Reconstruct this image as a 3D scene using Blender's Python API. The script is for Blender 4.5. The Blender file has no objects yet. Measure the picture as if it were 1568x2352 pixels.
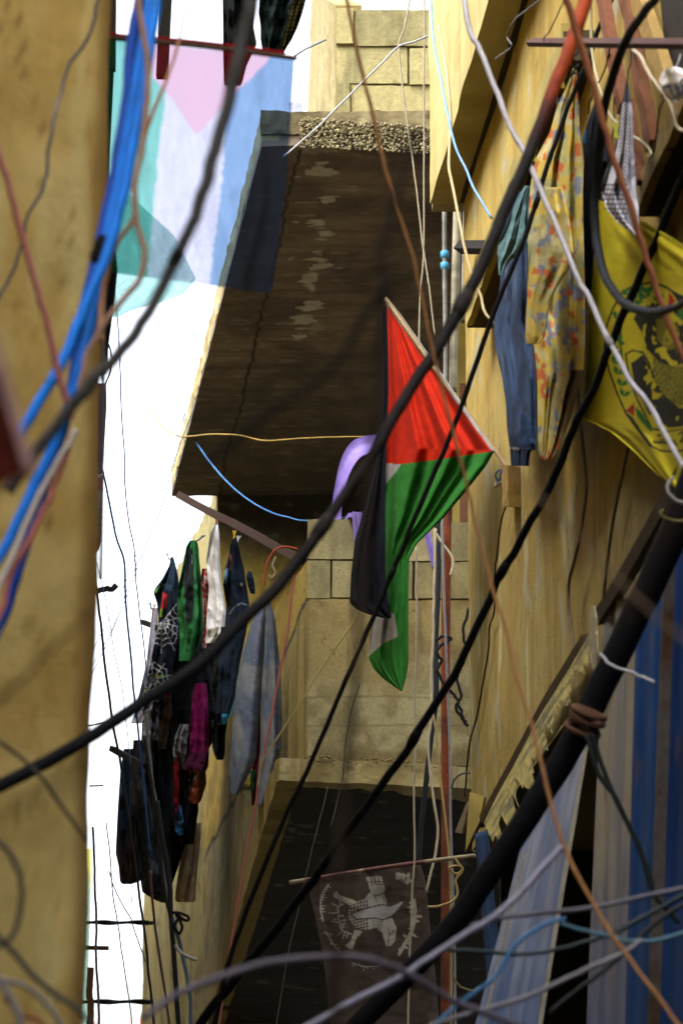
import bpy, math, random
import numpy as np
from mathutils import Vector

# ------------------------------------------------------------------ camera
SC = bpy.context.scene
COL = SC.collection
PITCH = math.radians(17.2)
CZ = 1.6
FPX = 100.0 / 24.0 * 1568.0          # focal length in photo pixels (1568 x 2352 grid)
cp, sp = math.cos(PITCH), math.sin(PITCH)
cam_d = bpy.data.cameras.new("camera")
cam = bpy.data.objects.new("camera", cam_d)
COL.objects.link(cam)
cam.location = (0, 0, CZ)
cam.rotation_euler = (math.pi / 2 + PITCH, 0, 0)
cam_d.sensor_fit = 'HORIZONTAL'
cam_d.sensor_width = 24.0
cam_d.lens = 100.0
cam_d.clip_start = 0.05
cam_d.clip_end = 3000
cam_d.dof.use_dof = True
cam_d.dof.focus_distance = 12.2
cam_d.dof.aperture_fstop = 5.6
SC.camera = cam

# ------------------------------------------------------------------ light
w = bpy.data.worlds.new("World")
SC.world = w
w.use_nodes = True
nt = w.node_tree
bg = nt.nodes["Background"]
sky = nt.nodes.new("ShaderNodeTexSky")
sky.sky_type = 'NISHITA'
sky.sun_disc = False
SUN_EL, SUN_AZ = math.radians(58), math.radians(232)
sky.sun_elevation = SUN_EL
sky.sun_rotation = SUN_AZ
sky.air_density = 1.0
sky.dust_density = 6.0
sky.ozone_density = 0.6
bg.inputs[1].default_value = 0.15
hs = nt.nodes.new("ShaderNodeHueSaturation")      # thin white overcast
hs.inputs["Saturation"].default_value = .3
nt.links.new(sky.outputs[0], hs.inputs["Color"])
nt.links.new(hs.outputs[0], bg.inputs[0])
sl = bpy.data.lights.new("sun", 'SUN')
sl.energy = 0.5
sl.angle = math.radians(50)
sl.color = (1.0, 0.94, 0.85)
so = bpy.data.objects.new("sun", sl)
COL.objects.link(so)
sd = Vector((math.sin(SUN_AZ) * math.cos(SUN_EL), math.cos(SUN_AZ) * math.cos(SUN_EL), math.sin(SUN_EL)))
so.rotation_euler = (-sd).to_track_quat('-Z', 'Y').to_euler()
SC.view_settings.view_transform = 'Standard'
SC.view_settings.look = 'None'
SC.view_settings.gamma = 1.0
SC.view_settings.exposure = 2.5
SC.cycles.max_bounces = 8
SC.cycles.diffuse_bounces = 5
SC.cycles.transparent_max_bounces = 12

# ------------------------------------------------------------------ helpers
R = random.Random(7)
NR = np.random.RandomState(5)

def ray(px, py):
    dx = (px - 784.0) / FPX
    dv = (1176.0 - py) / FPX
    return dx, cp - dv * sp, sp + dv * cp

def at(px, py, Y):
    a, b, c = ray(px, py)
    k = Y / b
    return np.array((a * k, Y, CZ + c * k))

def at_np(px, py, Y):
    a, b, c = ray(px, py)
    k = Y / b
    return np.stack([a * k, Y + 0 * k, CZ + c * k], -1)

def at_z(px, py, z):
    a, b, c = ray(px, py)
    k = (z - CZ) / c
    return np.array((a * k, b * k, z))

def on(px, py, plane, off=0.0):
    """point where the ray meets the upright plane x = x0 + s*(Y-Y0), moved 'off' metres towards the alley"""
    x0, s, y0 = plane
    a, b, c = ray(px, py)
    k = (x0 - off - s * y0) / (a - s * b)
    return np.array((a * k, b * k, CZ + c * k))

def proj(P):
    P = np.asarray(P, float)
    y, z = P[..., 1], P[..., 2] - CZ
    d = y * cp + z * sp
    v = -y * sp + z * cp
    return 784 + FPX * P[..., 0] / d, 1176 - FPX * v / d

RIGHT = (0.51, -0.0888, 11.0)        # right-hand house, alley face
SIDE = (-0.277, -0.10, 12.0)         # balcony house, alley face

_perm = NR.rand(256, 256)
def vnoise(x, y):
    xi = np.floor(x).astype(int); yi = np.floor(y).astype(int)
    fx = x - xi; fy = y - yi
    fx = fx * fx * (3 - 2 * fx); fy = fy * fy * (3 - 2 * fy)
    g = lambda i, j: _perm[i % 256, j % 256]
    return (g(xi, yi) * (1 - fx) + g(xi + 1, yi) * fx) * (1 - fy) + (g(xi, yi + 1) * (1 - fx) + g(xi + 1, yi + 1) * fx) * fy

def fbm(x, y, o=4):
    x = np.asarray(x, float); y = np.asarray(y, float)
    s = 0; a = .5; t = 0
    for i in range(o):
        s = s + a * vnoise(x + 17.3 * i, y + 9.1 * i); t += a
        x = x * 2.03; y = y * 2.03; a *= .5
    return s / t

def sm(a, b, x):
    t = np.clip((x - a) / (b - a), 0, 1)
    return t * t * (3 - 2 * t)

def mixc(c0, c1, t):
    c0 = np.asarray(c0, float); c1 = np.asarray(c1, float)
    return c0 * (1 - t[..., None]) + c1 * t[..., None]

def inpoly(X, Y, poly):
    r = np.zeros(X.shape, bool)
    n = len(poly)
    for i in range(n):
        x0, y0 = poly[i]; x1, y1 = poly[(i + 1) % n]
        if y0 == y1: continue
        c = ((y0 > Y) != (y1 > Y)) & (X < (x1 - x0) * (Y - y0) / (y1 - y0) + x0)
        r ^= c
    return r

def dline(X, Y, pts):
    d = np.full(X.shape, 1e9)
    for (x0, y0), (x1, y1) in zip(pts[:-1], pts[1:]):
        vx, vy = x1 - x0, y1 - y0
        L = vx * vx + vy * vy + 1e-9
        t = np.clip(((X - x0) * vx + (Y - y0) * vy) / L, 0, 1)
        d = np.minimum(d, np.hypot(X - x0 - t * vx, Y - y0 - t * vy))
    return d

def paint(X, Y, base, ops):
    C = np.array(base, float)
    if C.ndim == 1: C = np.tile(C, X.shape + (1,))
    for op in ops:
        if op[0] == 'p': m = inpoly(X, Y, op[1])
        else: m = dline(X, Y, op[1]) < op[2] * .5
        C[m] = op[-1]
    return C

# ------------------------------------------------------------------ materials
MATS = {}
# measured base colours sit lower than the paint names suggest: (value, saturation) per material
TONE = {"old_plaster": (.70, 1.08, (.97, 1.07, .9)), "plaster": (.57, 1.14, (.97, 1.07, .95)), "crumbling_plaster": (.56, 1.2, (.97, 1.05, .95)), "concrete": (.54, 1.15, (.98, 1.04, 1.)), "concrete_block": (.52, 1.15, (.98, 1.05, 1.)), "wood": (.50, 1.2),
        "painted_sheet": (.55, 1.15), "pvc": (.58, 1.15), "rubber": (.4, 1.), "twine": (.5, 1.1), "woven_cloth": (.55, 1.05), "denim": (.42, 1.15), "flag_cloth": (.5, 1.08), "rusty_steel": (.6, 1.1)}
def mat(kind, rough=.9, var=.18, vs=25., bump=.3, bs=120., metal=0., spec=.3, weave=0., extra=None):
    """every surface: its painted / dyed colour (mesh attribute) broken up by procedural noise, with procedural bump"""
    if kind in MATS: return MATS[kind]
    m = bpy.data.materials.new(kind); m.use_nodes = True
    n = m.node_tree; N = n.nodes; L = n.links
    b = N["Principled BSDF"]
    at_ = N.new("ShaderNodeAttribute"); at_.attribute_name = "Col"
    tc = N.new("ShaderNodeTexCoord")
    ns = N.new("ShaderNodeTexNoise"); ns.inputs["Scale"].default_value = vs; ns.inputs["Detail"].default_value = 6; ns.inputs["Roughness"].default_value = .65
    L.new(tc.outputs["Object"], ns.inputs["Vector"])
    mr = N.new("ShaderNodeMapRange"); mr.inputs[1].default_value = .25; mr.inputs[2].default_value = .75
    mr.inputs[3].default_value = 1 - var; mr.inputs[4].default_value = 1 + var
    L.new(ns.outputs[0], mr.inputs[0])
    mx = N.new("ShaderNodeVectorMath"); mx.operation = 'MULTIPLY'
    L.new(at_.outputs["Color"], mx.inputs[0]); L.new(mr.outputs[0], mx.inputs[1])
    L.new(mx.outputs[0], b.inputs["Base Color"])
    b.inputs["Roughness"].default_value = rough
    b.inputs["Metallic"].default_value = metal
    b.inputs["Specular IOR Level"].default_value = spec
    if bump > 0:
        n2 = N.new("ShaderNodeTexNoise"); n2.inputs["Scale"].default_value = bs; n2.inputs["Detail"].default_value = 8; n2.inputs["Roughness"].default_value = .7
        L.new(tc.outputs["Object"], n2.inputs["Vector"])
        bp = N.new("ShaderNodeBump"); bp.inputs["Strength"].default_value = bump; bp.inputs["Distance"].default_value = .02
        L.new(n2.outputs[0], bp.inputs["Height"]); L.new(bp.outputs[0], b.inputs["Normal"])
    if extra: extra(n, b, mx)
    MATS[kind] = m
    return m

def thin_cloth(amount, see):
    """cloth light shines through: diffuse + translucent, plus open weave one sees through"""
    def f(n, b, mx):
        N, L = n.nodes, n.links
        out = N["Material Output"]
        tr = N.new("ShaderNodeBsdfTranslucent"); L.new(mx.outputs[0], tr.inputs[0])
        a = N.new("ShaderNodeMixShader"); a.inputs[0].default_value = amount
        L.new(b.outputs[0], a.inputs[1]); L.new(tr.outputs[0], a.inputs[2])
        last = a
        if see > 0:
            tp = N.new("ShaderNodeBsdfTransparent")
            tint = N.new("ShaderNodeMixRGB"); tint.inputs[0].default_value = 0.; tint.inputs[2].default_value = (1, 1, 1, 1)
            at2 = N.new("ShaderNodeAttribute"); at2.attribute_name = "Tint"
            L.new(at2.outputs["Color"], tint.inputs[1])
            L.new(tint.outputs[0], tp.inputs[0])
            c = N.new("ShaderNodeMixShader"); c.inputs[0].default_value = see
            L.new(a.outputs[0], c.inputs[1]); L.new(tp.outputs[0], c.inputs[2])
            last = c
        L.new(last.outputs[0], out.inputs["Surface"])
    return f

PLASTER = mat("plaster", .92, .16, 9, .35, 60)
OLDPL = mat("old_plaster", .92, .14, 14, .35, 60)
CRUMBLE = mat("crumbling_plaster", .95, .3, 30, .6, 45)
CONCRETE = mat("concrete", .95, .22, 14, .3, 70)
BLOCK = mat("concrete_block", .95, .26, 70, .6, 240)
WOOD = mat("wood", .8, .3, 18, .4, 60)
STEEL = mat("rusty_steel", .85, .35, 40, .4, 160, .1, .15)
SHEET = mat("painted_sheet", .75, .16, 6, .15, 60, 0, .12)
PVC = mat("pvc", .55, .26, 22, .12, 60, 0, .25)
RUBBER = mat("rubber", .7, .5, 22, .12, 120, 0, .12)
CLOTH = mat("woven_cloth", .95, .12, 40, .25, 420, 0, .1, extra=thin_cloth(.12, 0))
DENIM = mat("denim", .95, .25, 60, .4, 380, 0, .1)
FLAGC = mat("flag_cloth", .85, .05, 30, .12, 420, 0, .15, extra=thin_cloth(.35, 0))
SHEER = mat("sheer_flag_cloth", .9, .08, 60, .1, 420, 0, .1, extra=thin_cloth(.6, .72))
PALE = mat("pale_thin_cloth", .9, .05, 30, .1, 420, 0, .1, extra=thin_cloth(.7, .6))
TWINE = mat("twine", .9, .25, 90, .5, 300)
ROPE = TWINE

# ------------------------------------------------------------------ objects
def tag(o, label=None, cat=None, group=None, kind=None):
    if label: o["label"] = label
    if cat: o["category"] = cat
    if group: o["group"] = group
    if kind: o["kind"] = kind
    return o

def thing(name, label, cat, loc, group=None):
    o = bpy.data.objects.new(name, None); COL.objects.link(o)
    o.empty_display_size = .1
    o.location = tuple(loc)
    return tag(o, label, cat, group)

class MB:
    """collects vertices, faces and colours for ONE mesh object"""
    def __init__(s): s.v = []; s.f = []; s.c = []; s.n = 0; s.sm = []
    def add(s, V, F, C, smooth=True):
        V = np.asarray(V, float).reshape(-1, 3)
        C = np.asarray(C, float)
        if C.ndim == 1: C = np.tile(C, (len(V), 1))
        C = C.reshape(-1, 3)
        s.v.append(V); s.c.append(C)
        k = s.n
        s.f += [tuple(int(i) + k for i in f) for f in F]
        s.sm += [smooth] * len(F)
        s.n += len(V)
    def build(s, name, m, parent=None):
        V = np.concatenate(s.v); C = np.concatenate(s.c)
        if parent is not None:
            org = np.array(parent.location); q = parent.parent
            while q is not None: org = org + np.array(q.location); q = q.parent
        else: org = np.array((V[:, 0].mean(), V[:, 1].mean(), V[:, 2].min()))
        me = bpy.data.meshes.new(name)
        me.from_pydata((V - org).tolist(), [], s.f)
        g = TONE.get(m.name, (1., 1.))
        lum = C.mean(1, keepdims=True)
        C = np.clip((lum + (C - lum) * g[1]) * g[0] * np.array(g[2] if len(g) > 2 else (1, 1, 1)), 0, 1)
        a = me.color_attributes.new("Col", 'FLOAT_COLOR', 'POINT')
        a.data.foreach_set("color", np.concatenate([np.clip(C, 0, 1), np.ones((len(C), 1))], 1).ravel())
        me.polygons.foreach_set("use_smooth", s.sm)
        me.materials.append(m)
        me.update()
        o = bpy.data.objects.new(name, me); COL.objects.link(o)
        if parent is not None: o.parent = parent
        else: o.location = org
        return o

def gridf(nx, ny, off=0, flip=False):
    F = []
    for j in range(ny - 1):
        for i in range(nx - 1):
            a = off + j * nx + i
            q = (a, a + 1, a + nx + 1, a + nx)
            F.append(q[::-1] if flip else q)
    return F

def panel(mb, c00, c10, c11, c01, depth, col, nx=2, ny=2, disp=0., dsc=8., colfn=None, smooth=True, edge=0.):
    """a slab whose front is the quad c00(top left) c10(top right) c11(bottom right) c01(bottom left), 'depth' a vector to its back"""
    c00, c10, c11, c01 = [np.asarray(c, float) for c in (c00, c10, c11, c01)]
    depth = np.asarray(depth, float)
    u, v = np.meshgrid(np.linspace(0, 1, nx), np.linspace(0, 1, ny))
    u = u.ravel(); v = v.ravel()
    P = (c00 * ((1 - u) * (1 - v))[:, None] + c10 * (u * (1 - v))[:, None] + c11 * (u * v)[:, None] + c01 * ((1 - u) * v)[:, None])
    W = np.linalg.norm(c10 - c00); H = np.linalg.norm(c01 - c00)
    S, T = u * W + c00[0] * 3.7, v * H + c00[2] * 2.3
    nrm = np.cross(c10 - c00, c01 - c00); nrm /= np.linalg.norm(nrm) + 1e-9
    if np.dot(nrm, depth) > 0: nrm = -nrm
    if disp: P = P + nrm * ((fbm(S * dsc, T * dsc, 4) - .5) * 2 * disp)[:, None]
    if edge:
        e = (fbm(S * 14 + 5, T * 14 + 3, 4) - .5) * 2 * edge
        on_ = (u == 0) | (u == 1) | (v == 0) | (v == 1)
        tu = (c10 - c00) / (W + 1e-9); tv = (c01 - c00) / (H + 1e-9)
        P[on_] += tu * (e * ((u == 0) | (u == 1)))[on_][:, None] + tv * (e * ((v == 0) | (v == 1)))[on_][:, None]
    C = np.tile(np.asarray(col, float), (len(P), 1)) if colfn is None else colfn(P, S, T, u, v)
    # duplicate borders so edges stay crisp
    front = P; back = P + depth
    mb.add(front, gridf(nx, ny), C, smooth)
    rim = list(range(nx)) + [j * nx + nx - 1 for j in range(1, ny)] + [(ny - 1) * nx + i for i in range(nx - 2, -1, -1)] + [j * nx for j in range(ny - 2, 0, -1)]
    k = len(rim)
    V = np.concatenate([front[rim], back[rim]]); CC = np.concatenate([C[rim], C[rim]])
    mb.add(V, [(i, i + k, (i + 1) % k + k, (i + 1) % k) for i in range(k)], CC, False)
    mb.add(back[rim], [tuple(range(k))], C[rim], False)

def prism(mb, pts, depth, col):
    """polygon (world points) thickened by a vector"""
    P = np.array(pts, float); n = len(P); d = np.asarray(depth, float)
    mb.add(P, [tuple(range(n))], col, False)
    mb.add(P + d, [tuple(range(n))[::-1]], col, False)
    mb.add(np.concatenate([P, P + d]), [(i, (i + 1) % n, (i + 1) % n + n, i + n) for i in range(n)], col, False)

def crom(P, n):
    P = np.asarray(P, float)
    if len(P) == 2: 
        t = np.linspace(0, 1, n)[:, None]; return P[0] * (1 - t) + P[1] * t
    Q = np.concatenate([[2 * P[0] - P[1]], P, [2 * P[-1] - P[-2]]])
    seg = np.linalg.norm(np.diff(P, axis=0), axis=1); cum = np.concatenate([[0], np.cumsum(seg)])
    out = []
    for s in np.linspace(0, cum[-1], n):
        i = min(int(np.searchsorted(cum, s, 'right')) - 1, len(P) - 2)
        t = (s - cum[i]) / (seg[i] + 1e-9)
        p0, p1, p2, p3 = Q[i], Q[i + 1], Q[i + 2], Q[i + 3]
        out.append(.5 * (2 * p1 + (p2 - p0) * t + (2 * p0 - 5 * p1 + 4 * p2 - p3) * t * t + (3 * p1 - p0 - 3 * p2 + p3) * t ** 3))
    return np.array(out)

def tube(mb, C, rad, col, sides=8, colfn=None, flat=None):
    C = np.asarray(C, float); n = len(C)
    rad = np.broadcast_to(np.asarray(rad, float), (n,))
    T = np.gradient(C, axis=0); T /= np.linalg.norm(T, axis=1)[:, None] + 1e-12
    up = np.array((0, 0, 1.)) if abs(T[0][2]) < .9 else np.array((1., 0, 0))
    V = []
    N_ = np.cross(T[0], up); N_ /= np.linalg.norm(N_)
    for i in range(n):
        N_ = N_ - T[i] * np.dot(N_, T[i]); N_ /= np.linalg.norm(N_) + 1e-12
        B = np.cross(T[i], N_)
        for k in range(sides):
            a = 2 * math.pi * k / sides
            V.append(C[i] + rad[i] * (math.cos(a) * N_ + math.sin(a) * B))
    V = np.array(V)
    F = [(i * sides + k, i * sides + (k + 1) % sides, (i + 1) * sides + (k + 1) % sides, (i + 1) * sides + k) for i in range(n - 1) for k in range(sides)]
    F += [tuple(range(sides))[::-1], tuple((n - 1) * sides + k for k in range(sides))]
    CC = np.asarray(col, float)
    if colfn is not None: CC = np.repeat(colfn(np.linspace(0, 1, n)), sides, 0)
    mb.add(V, F, CC)

def depthY(X, Z, Y):
    """Y: a distance, ('p', plane, off) hugging an upright plane, or ('x', px0, Y0, px1, Y1)"""
    X = np.asarray(X, float); Z = np.asarray(Z, float)
    if Y[0] == 'p':
        x0, sl_, y0 = Y[1]
        a = (X - 784.) / FPX; b = cp - (1176. - Z) / FPX * sp
        return b * (x0 - Y[2] - sl_ * y0) / (a - sl_ * b)
    return Y[2] + (Y[4] - Y[2]) * (X - Y[1]) / (Y[3] - Y[1])

def WY(px, py, off=.1):
    return float(depthY(px, py, ('p', RIGHT, off)))

def pxline(pts, Y):
    """pts in photo pixels; Y one distance, or (start, end)"""
    P = np.array([p[:2] for p in pts], float)
    if isinstance(Y, (int, float)): Y = (Y, Y)
    if Y[0] in ('p', 'x'): return P, depthY(P[:, 0], P[:, 1], Y)
    d = np.concatenate([[0], np.cumsum(np.linalg.norm(np.diff(P, axis=0), axis=1))]); d /= d[-1]
    return P, np.interp(d, np.linspace(0, 1, len(Y)), Y)

WIREGROUP = "cables and wires strung across the alley"
def wire(name, label, cat, pts, th, Y, col, m=None, group=WIREGROUP, n=None, kink=.006, colfn=None, parent=None, sides=8, tapes=(), tapecol=(.02, .02, .024)):
    P, Ys = pxline(pts, Y)
    W = np.array([at(p[0], p[1], y) for p, y in zip(P, Ys)])
    n = n or max(8, len(pts) * 8)
    C = crom(W, n)
    dist = np.linalg.norm(C - np.array((0, 0, CZ)), axis=1)
    th = np.interp(np.linspace(0, 1, n), np.linspace(0, 1, len(th)), th) if isinstance(th, (tuple, list)) else th
    rad = .5 * th * dist / FPX
    if kink:
        s = np.linspace(0, len(pts) * 2.2, n)
        C = C + np.stack([fbm(s, s * 0 + R.random() * 50, 3) - .5, 0 * s, fbm(s, s * 0 + 7 + R.random() * 50, 3) - .5], 1) * kink
    mb = MB(); tube(mb, C, rad, col, sides, colfn)
    o = mb.build(name, m or RUBBER, parent)
    if parent is None: tag(o, label, cat, group)
    for t_ in tapes:                                   # windings of tape, a part of the cable they sit on
        i0 = int(t_ * (n - 1)); a_, b_ = C[i0], C[i0 + 1]; d_ = (b_ - a_) / np.linalg.norm(b_ - a_)
        L_ = rad[i0] * 2.6
        mt = MB(); tube(mt, np.array([a_ - d_ * L_, a_ - d_ * L_ * .4, a_ + d_ * L_ * .3, a_ + d_ * L_]), rad[i0] * np.array([1.1, 1.22, 1.28, 1.1]), tapecol, 12)
        q = mt.build("tape", RUBBER); q.parent = o; q.location = q.location - o.location
    return o

def cloth(name, label, cat, rows, Y, col, m=None, thick=.02, fold=(.02, 3, 0.), group=None, parent=None, step=3., paintfn=None, wob=.3, var=.12, tint=None, seed=None, lift=0.):
    """rows: (y, xl, xr) or (xl, yl, xr, yr) in photo pixels from top to bottom; a real double-layered cloth body with folds"""
    q = np.array([(r[1], r[0], r[2], r[0]) if len(r) == 3 else r for r in rows], float)
    L = np.hypot(np.diff(q[:, [0, 2]].mean(1)), np.diff(q[:, [1, 3]].mean(1)))
    cum = np.concatenate([[0], np.cumsum(L)])
    ny = max(6, int(cum[-1] / step)); nx = max(7, int(np.hypot(q[:, 2] - q[:, 0], q[:, 3] - q[:, 1]).max() / step))
    t = np.linspace(0, cum[-1], ny)
    q2 = np.stack([np.interp(t, cum, q[:, k]) for k in range(4)], 1)
    # soften the outline
    for _ in range(max(1, int(6 / step))):
        q2[1:-1] = .25 * q2[:-2] + .5 * q2[1:-1] + .25 * q2[2:]
    spec = isinstance(Y, tuple) and Y[0] in ('p', 'x')
    Yr = None if spec else (np.interp(t / cum[-1], np.linspace(0, 1, len(Y)), Y) if isinstance(Y, (tuple, list)) else np.full(ny, float(Y)))
    u = np.linspace(0, 1, nx)[None, :]; v = (t / cum[-1])[:, None]
    X = q2[:, 0:1] * (1 - u) + q2[:, 2:3] * u
    Z = q2[:, 1:2] * (1 - u) + q2[:, 3:4] * u
    sd_ = (abs(hash(name)) % 97 if seed is None else seed) + (q[0, 0] * .37)
    amp, k, ph = fold
    wdt = np.hypot(q2[:, 2] - q2[:, 0], q2[:, 3] - q2[:, 1])[:, None]
    rel = np.clip(wdt / (wdt.max() + 1e-6), .15, 1)
    w1 = (fbm(v * 3 + sd_, u * 2.5, 3) - .5) * 2 * wob
    fo = amp * rel * (np.sin(2 * math.pi * (k * u + w1) + ph) + .5 * np.sin(2 * math.pi * (2.3 * k * u + 1.7 * w1) + ph * 2 + sd_) + 1.6 * (fbm(u * k * 1.6 + v * 2 + sd_, v * 7 - u, 4) - .5))
    Y0 = (depthY(X, Z, Y) if spec else Yr[:, None]) + fo + lift * (u - .5)
    bul = thick * np.sqrt(np.clip(1 - (2 * u - 1) ** 2, 0, 1)) * rel + .0015
    A = at_np(X, Z, Y0 - bul).reshape(-1, 3)
    B = at_np(X, Z, Y0 + bul).reshape(-1, 3)
    XX, ZZ = X.ravel(), Z.ravel()
    if paintfn is not None: C = paintfn(XX, ZZ)
    else:
        C = np.tile(np.asarray(col, float), (len(XX), 1))
    nv = fbm(XX / 14 + sd_, ZZ / 14, 4)
    C = np.clip(C * (1 - var + 2 * var * nv)[:, None], 0, 1)
    mb = MB()
    mb.add(A, gridf(nx, ny), C)
    mb.add(B, gridf(nx, ny, 0, True), C)
    n0 = nx * ny
    rim = list(range(nx)) + [j * nx + nx - 1 for j in range(1, ny)] + [(ny - 1) * nx + i for i in range(nx - 2, -1, -1)] + [j * nx for j in range(ny - 2, 0, -1)]
    kk = len(rim)
    mb.f += [(rim[(i + 1) % kk], rim[i], rim[i] + n0, rim[(i + 1) % kk] + n0) for i in range(kk)]
    mb.sm += [True] * kk
    o = mb.build(name, m or CLOTH, parent)
    if tint is not None:
        a = o.data.color_attributes.new("Tint", 'FLOAT_COLOR', 'POINT')
        TC = tint(XX, ZZ); TT = np.clip(np.concatenate([TC, TC]), 0, 1)
        a.data.foreach_set("color", np.concatenate([TT, np.ones((len(TT), 1))], 1).ravel())
    if parent is None: tag(o, label, cat, group)
    return o

def band(mb, pts, wd, th, col, view=None):
    """flat bar swept along world points"""
    C = np.asarray(pts, float); n = len(C)
    T = np.gradient(C, axis=0); T /= np.linalg.norm(T, axis=1)[:, None] + 1e-12
    wd = np.broadcast_to(np.asarray(wd, float), (n,))
    V = []
    for i in range(n):
        vw = np.array((0, 1., .3)) if view is None else np.asarray(view, float)
        s = np.cross(T[i], vw); s /= np.linalg.norm(s) + 1e-12
        d = np.cross(s, T[i])
        for a, b in ((-.5, -.5), (.5, -.5), (.5, .5), (-.5, .5)):
            V.append(C[i] + s * a * wd[i] + d * b * th)
    F = [(i * 4 + k, i * 4 + (k + 1) % 4, i * 4 + 4 + (k + 1) % 4, i * 4 + 4 + k) for i in range(n - 1) for k in range(4)]
    F += [(3, 2, 1, 0), tuple((n - 1) * 4 + k for k in range(4))]
    mb.add(V, F, col, False)

def bar(name, label, cat, p0, p1, wd, th, col, m=None, group=None, parent=None, kink=0.):
    """p = (px, py, Y); wd and th in photo pixels at that distance"""
    A, B = at(*p0), at(*p1)
    n = 14; t = np.linspace(0, 1, n)[:, None]
    C = A * (1 - t) + B * t
    if kink: C = C + np.stack([fbm(t[:, 0] * 6, t[:, 0] * 0 + 3, 3) - .5, 0 * t[:, 0], fbm(t[:, 0] * 6, t[:, 0] * 0 + 11, 3) - .5], 1) * kink
    k = .5 * (np.linalg.norm(A) + np.linalg.norm(B)) / FPX
    mb = MB(); band(mb, C, wd * k, th * k, col)
    o = mb.build(name, m or STEEL, parent)
    if parent is None: tag(o, label, cat, group)
    return o

# colour functions ---------------------------------------------------------
def plaster_cols(base, dark, light, streak=.5, sc=3., px=False):
    base, dark, light = map(np.array, (base, dark, light))
    def f(P, S, T, u, v):
        n1 = fbm(S * sc, T * sc * .6, 5); n2 = fbm(S * sc * 9, T * sc * .5, 4); n3 = fbm(S * 22, T * 22, 3)
        C = mixc(base, dark, sm(.45, .8, n1) * .8)
        C = mixc(C, light, sm(.5, .75, n2) * streak)
        C = mixc(C, dark * .8, sm(.72, .8, n3) * .35)
        return C
    return f

# ================================================================== SETTING
mb = MB()
panel(mb, (-400, 900, 0), (400, 900, 0), (400, -400, 0), (-400, -400, 0), (0, 0, -.3), (.10, .09, .08), 60, 60,
      colfn=lambda P, S, T, u, v: mixc((.10, .09, .08), (.06, .055, .05), fbm(P[:, 0] * .7, P[:, 1] * .7)))
tag(mb.build("ground", CONCRETE), kind="structure")

# ------------------------------------------------------------------ left house
LC = at(222, 1176, 5.0)
lb = thing("plastered_house", "ochre plastered house corner filling the left edge behind blue cables", "house", (LC[0] - 1, 5.2, 0))
mb = MB()
def left_cols(P, S, T, u, v):
    X, Yp = proj(P)
    n1 = fbm(P[:, 0] * 7, P[:, 2] * 5, 5); n2 = fbm(P[:, 0] * 25, P[:, 2] * 3, 4); n3 = fbm(P[:, 0] * 60, P[:, 2] * 60, 3)
    C = mixc((.97, .69, .34), (.76, .49, .20), sm(.4, .66, n1))
    C = mixc(C, (1.0, .80, .46), sm(.52, .75, n2) * .6)
    C = mixc(C, (.48, .28, .08), sm(.70, .78, n3) * .5)
    damp = sm(2.0, 1.75, P[:, 2] + (n1 - .5) * .22)
    C = mixc(C, (.48, .27, .07), damp * .75)
    ed = sm(-.035, -.008, P[:, 0] - LC[0] + (n1 - .5) * .02)
    C = mixc(C, (.42, .24, .10), ed * .8)
    hair = np.abs(fbm(P[:, 0] * 5 + 9, P[:, 2] * 3.2, 4) - .5)
    C = mixc(C, (.30, .18, .07), sm(.006, .002, hair) * sm(.45, .6, n1) * .6)
    rim = sm(-.004, .0, P[:, 0] - LC[0]) * sm(.4, .6, n2)
    return mixc(C, (.5, .45, .38), rim * .5)
# plan outline of the house: near face, rounded corner, alley face
r_ = .05
plan = [(LC[0] - 1.6, 4.45)]
plan += [(LC[0] - .75 + i * (.75 - r_) / 60, 4.72 + i * .25 / 60) for i in range(61)]
a0 = (LC[0] - r_, 4.97)
plan += [(a0[0] + r_ * math.sin(t), a0[1] + r_ * (1 - math.cos(t))) for t in np.linspace(.1, 1.5, 14)]
plan += [(LC[0] - .55, 9.0), (LC[0] - 3.3, 30.0)]  # far stretch, out of view, added to block sky light from the lane
zs = np.linspace(0, 7.2, 260)
V = np.array([(x, y, z) for z in zs for x, y in plan])
V[:, 1] += (fbm(V[:, 0] * 9, V[:, 2] * 9) - .5) * .012
V[:, 0] += (fbm(V[:, 2] * 3, V[:, 2] * 0 + 4.4, 4) - .5) * .022 * sm(-.3, 0, V[:, 0] - LC[0])
mb.add(V, gridf(len(plan), len(zs)), left_cols(V, 0, 0, 0, 0))
mb.build("wall", OLDPL, lb)
mb = MB()
panel(mb, (LC[0] - 1.7, 4.4, 7.35), (LC[0] + .06, 4.9, 7.35), (LC[0] - 3.2, 30, 7.35), (LC[0] - 5, 30, 7.35), (0, 0, -.13), (.3, .27, .2), 8, 8, .01)
mb.build("roof", CONCRETE, lb)
# house walls added on the photographer's side of the alley (outside the frame they shade the lane)
nb = thing("lane_shade_wall", "unseen house walls added at the near end of the alley to shade it", "house", (-1.4, 1, 0))
mb = MB(); panel(mb, (-1.0, -4, 9.0), (-1.0, 4.3, 9.0), (-1.0, 4.3, 0), (-1.0, -4, 0), (-1.5, 0, 0), (.4, .27, .1), 30, 30, .01, colfn=plaster_cols((.42, .28, .1), (.3, .18, .06), (.5, .36, .15)))
for q in (((-1.0, -4.0, 4.2), (2.2, -4.0, 4.2), (2.2, -4.0, 0), (-1.0, -4.0, 0)),):
    panel(mb, *q, (0, -1, 0), (.3, .2, .08), 20, 20, .01, colfn=plaster_cols((.30, .2, .08), (.2, .13, .05), (.36, .26, .12)))
mb.build("wall", PLASTER, nb)

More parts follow.
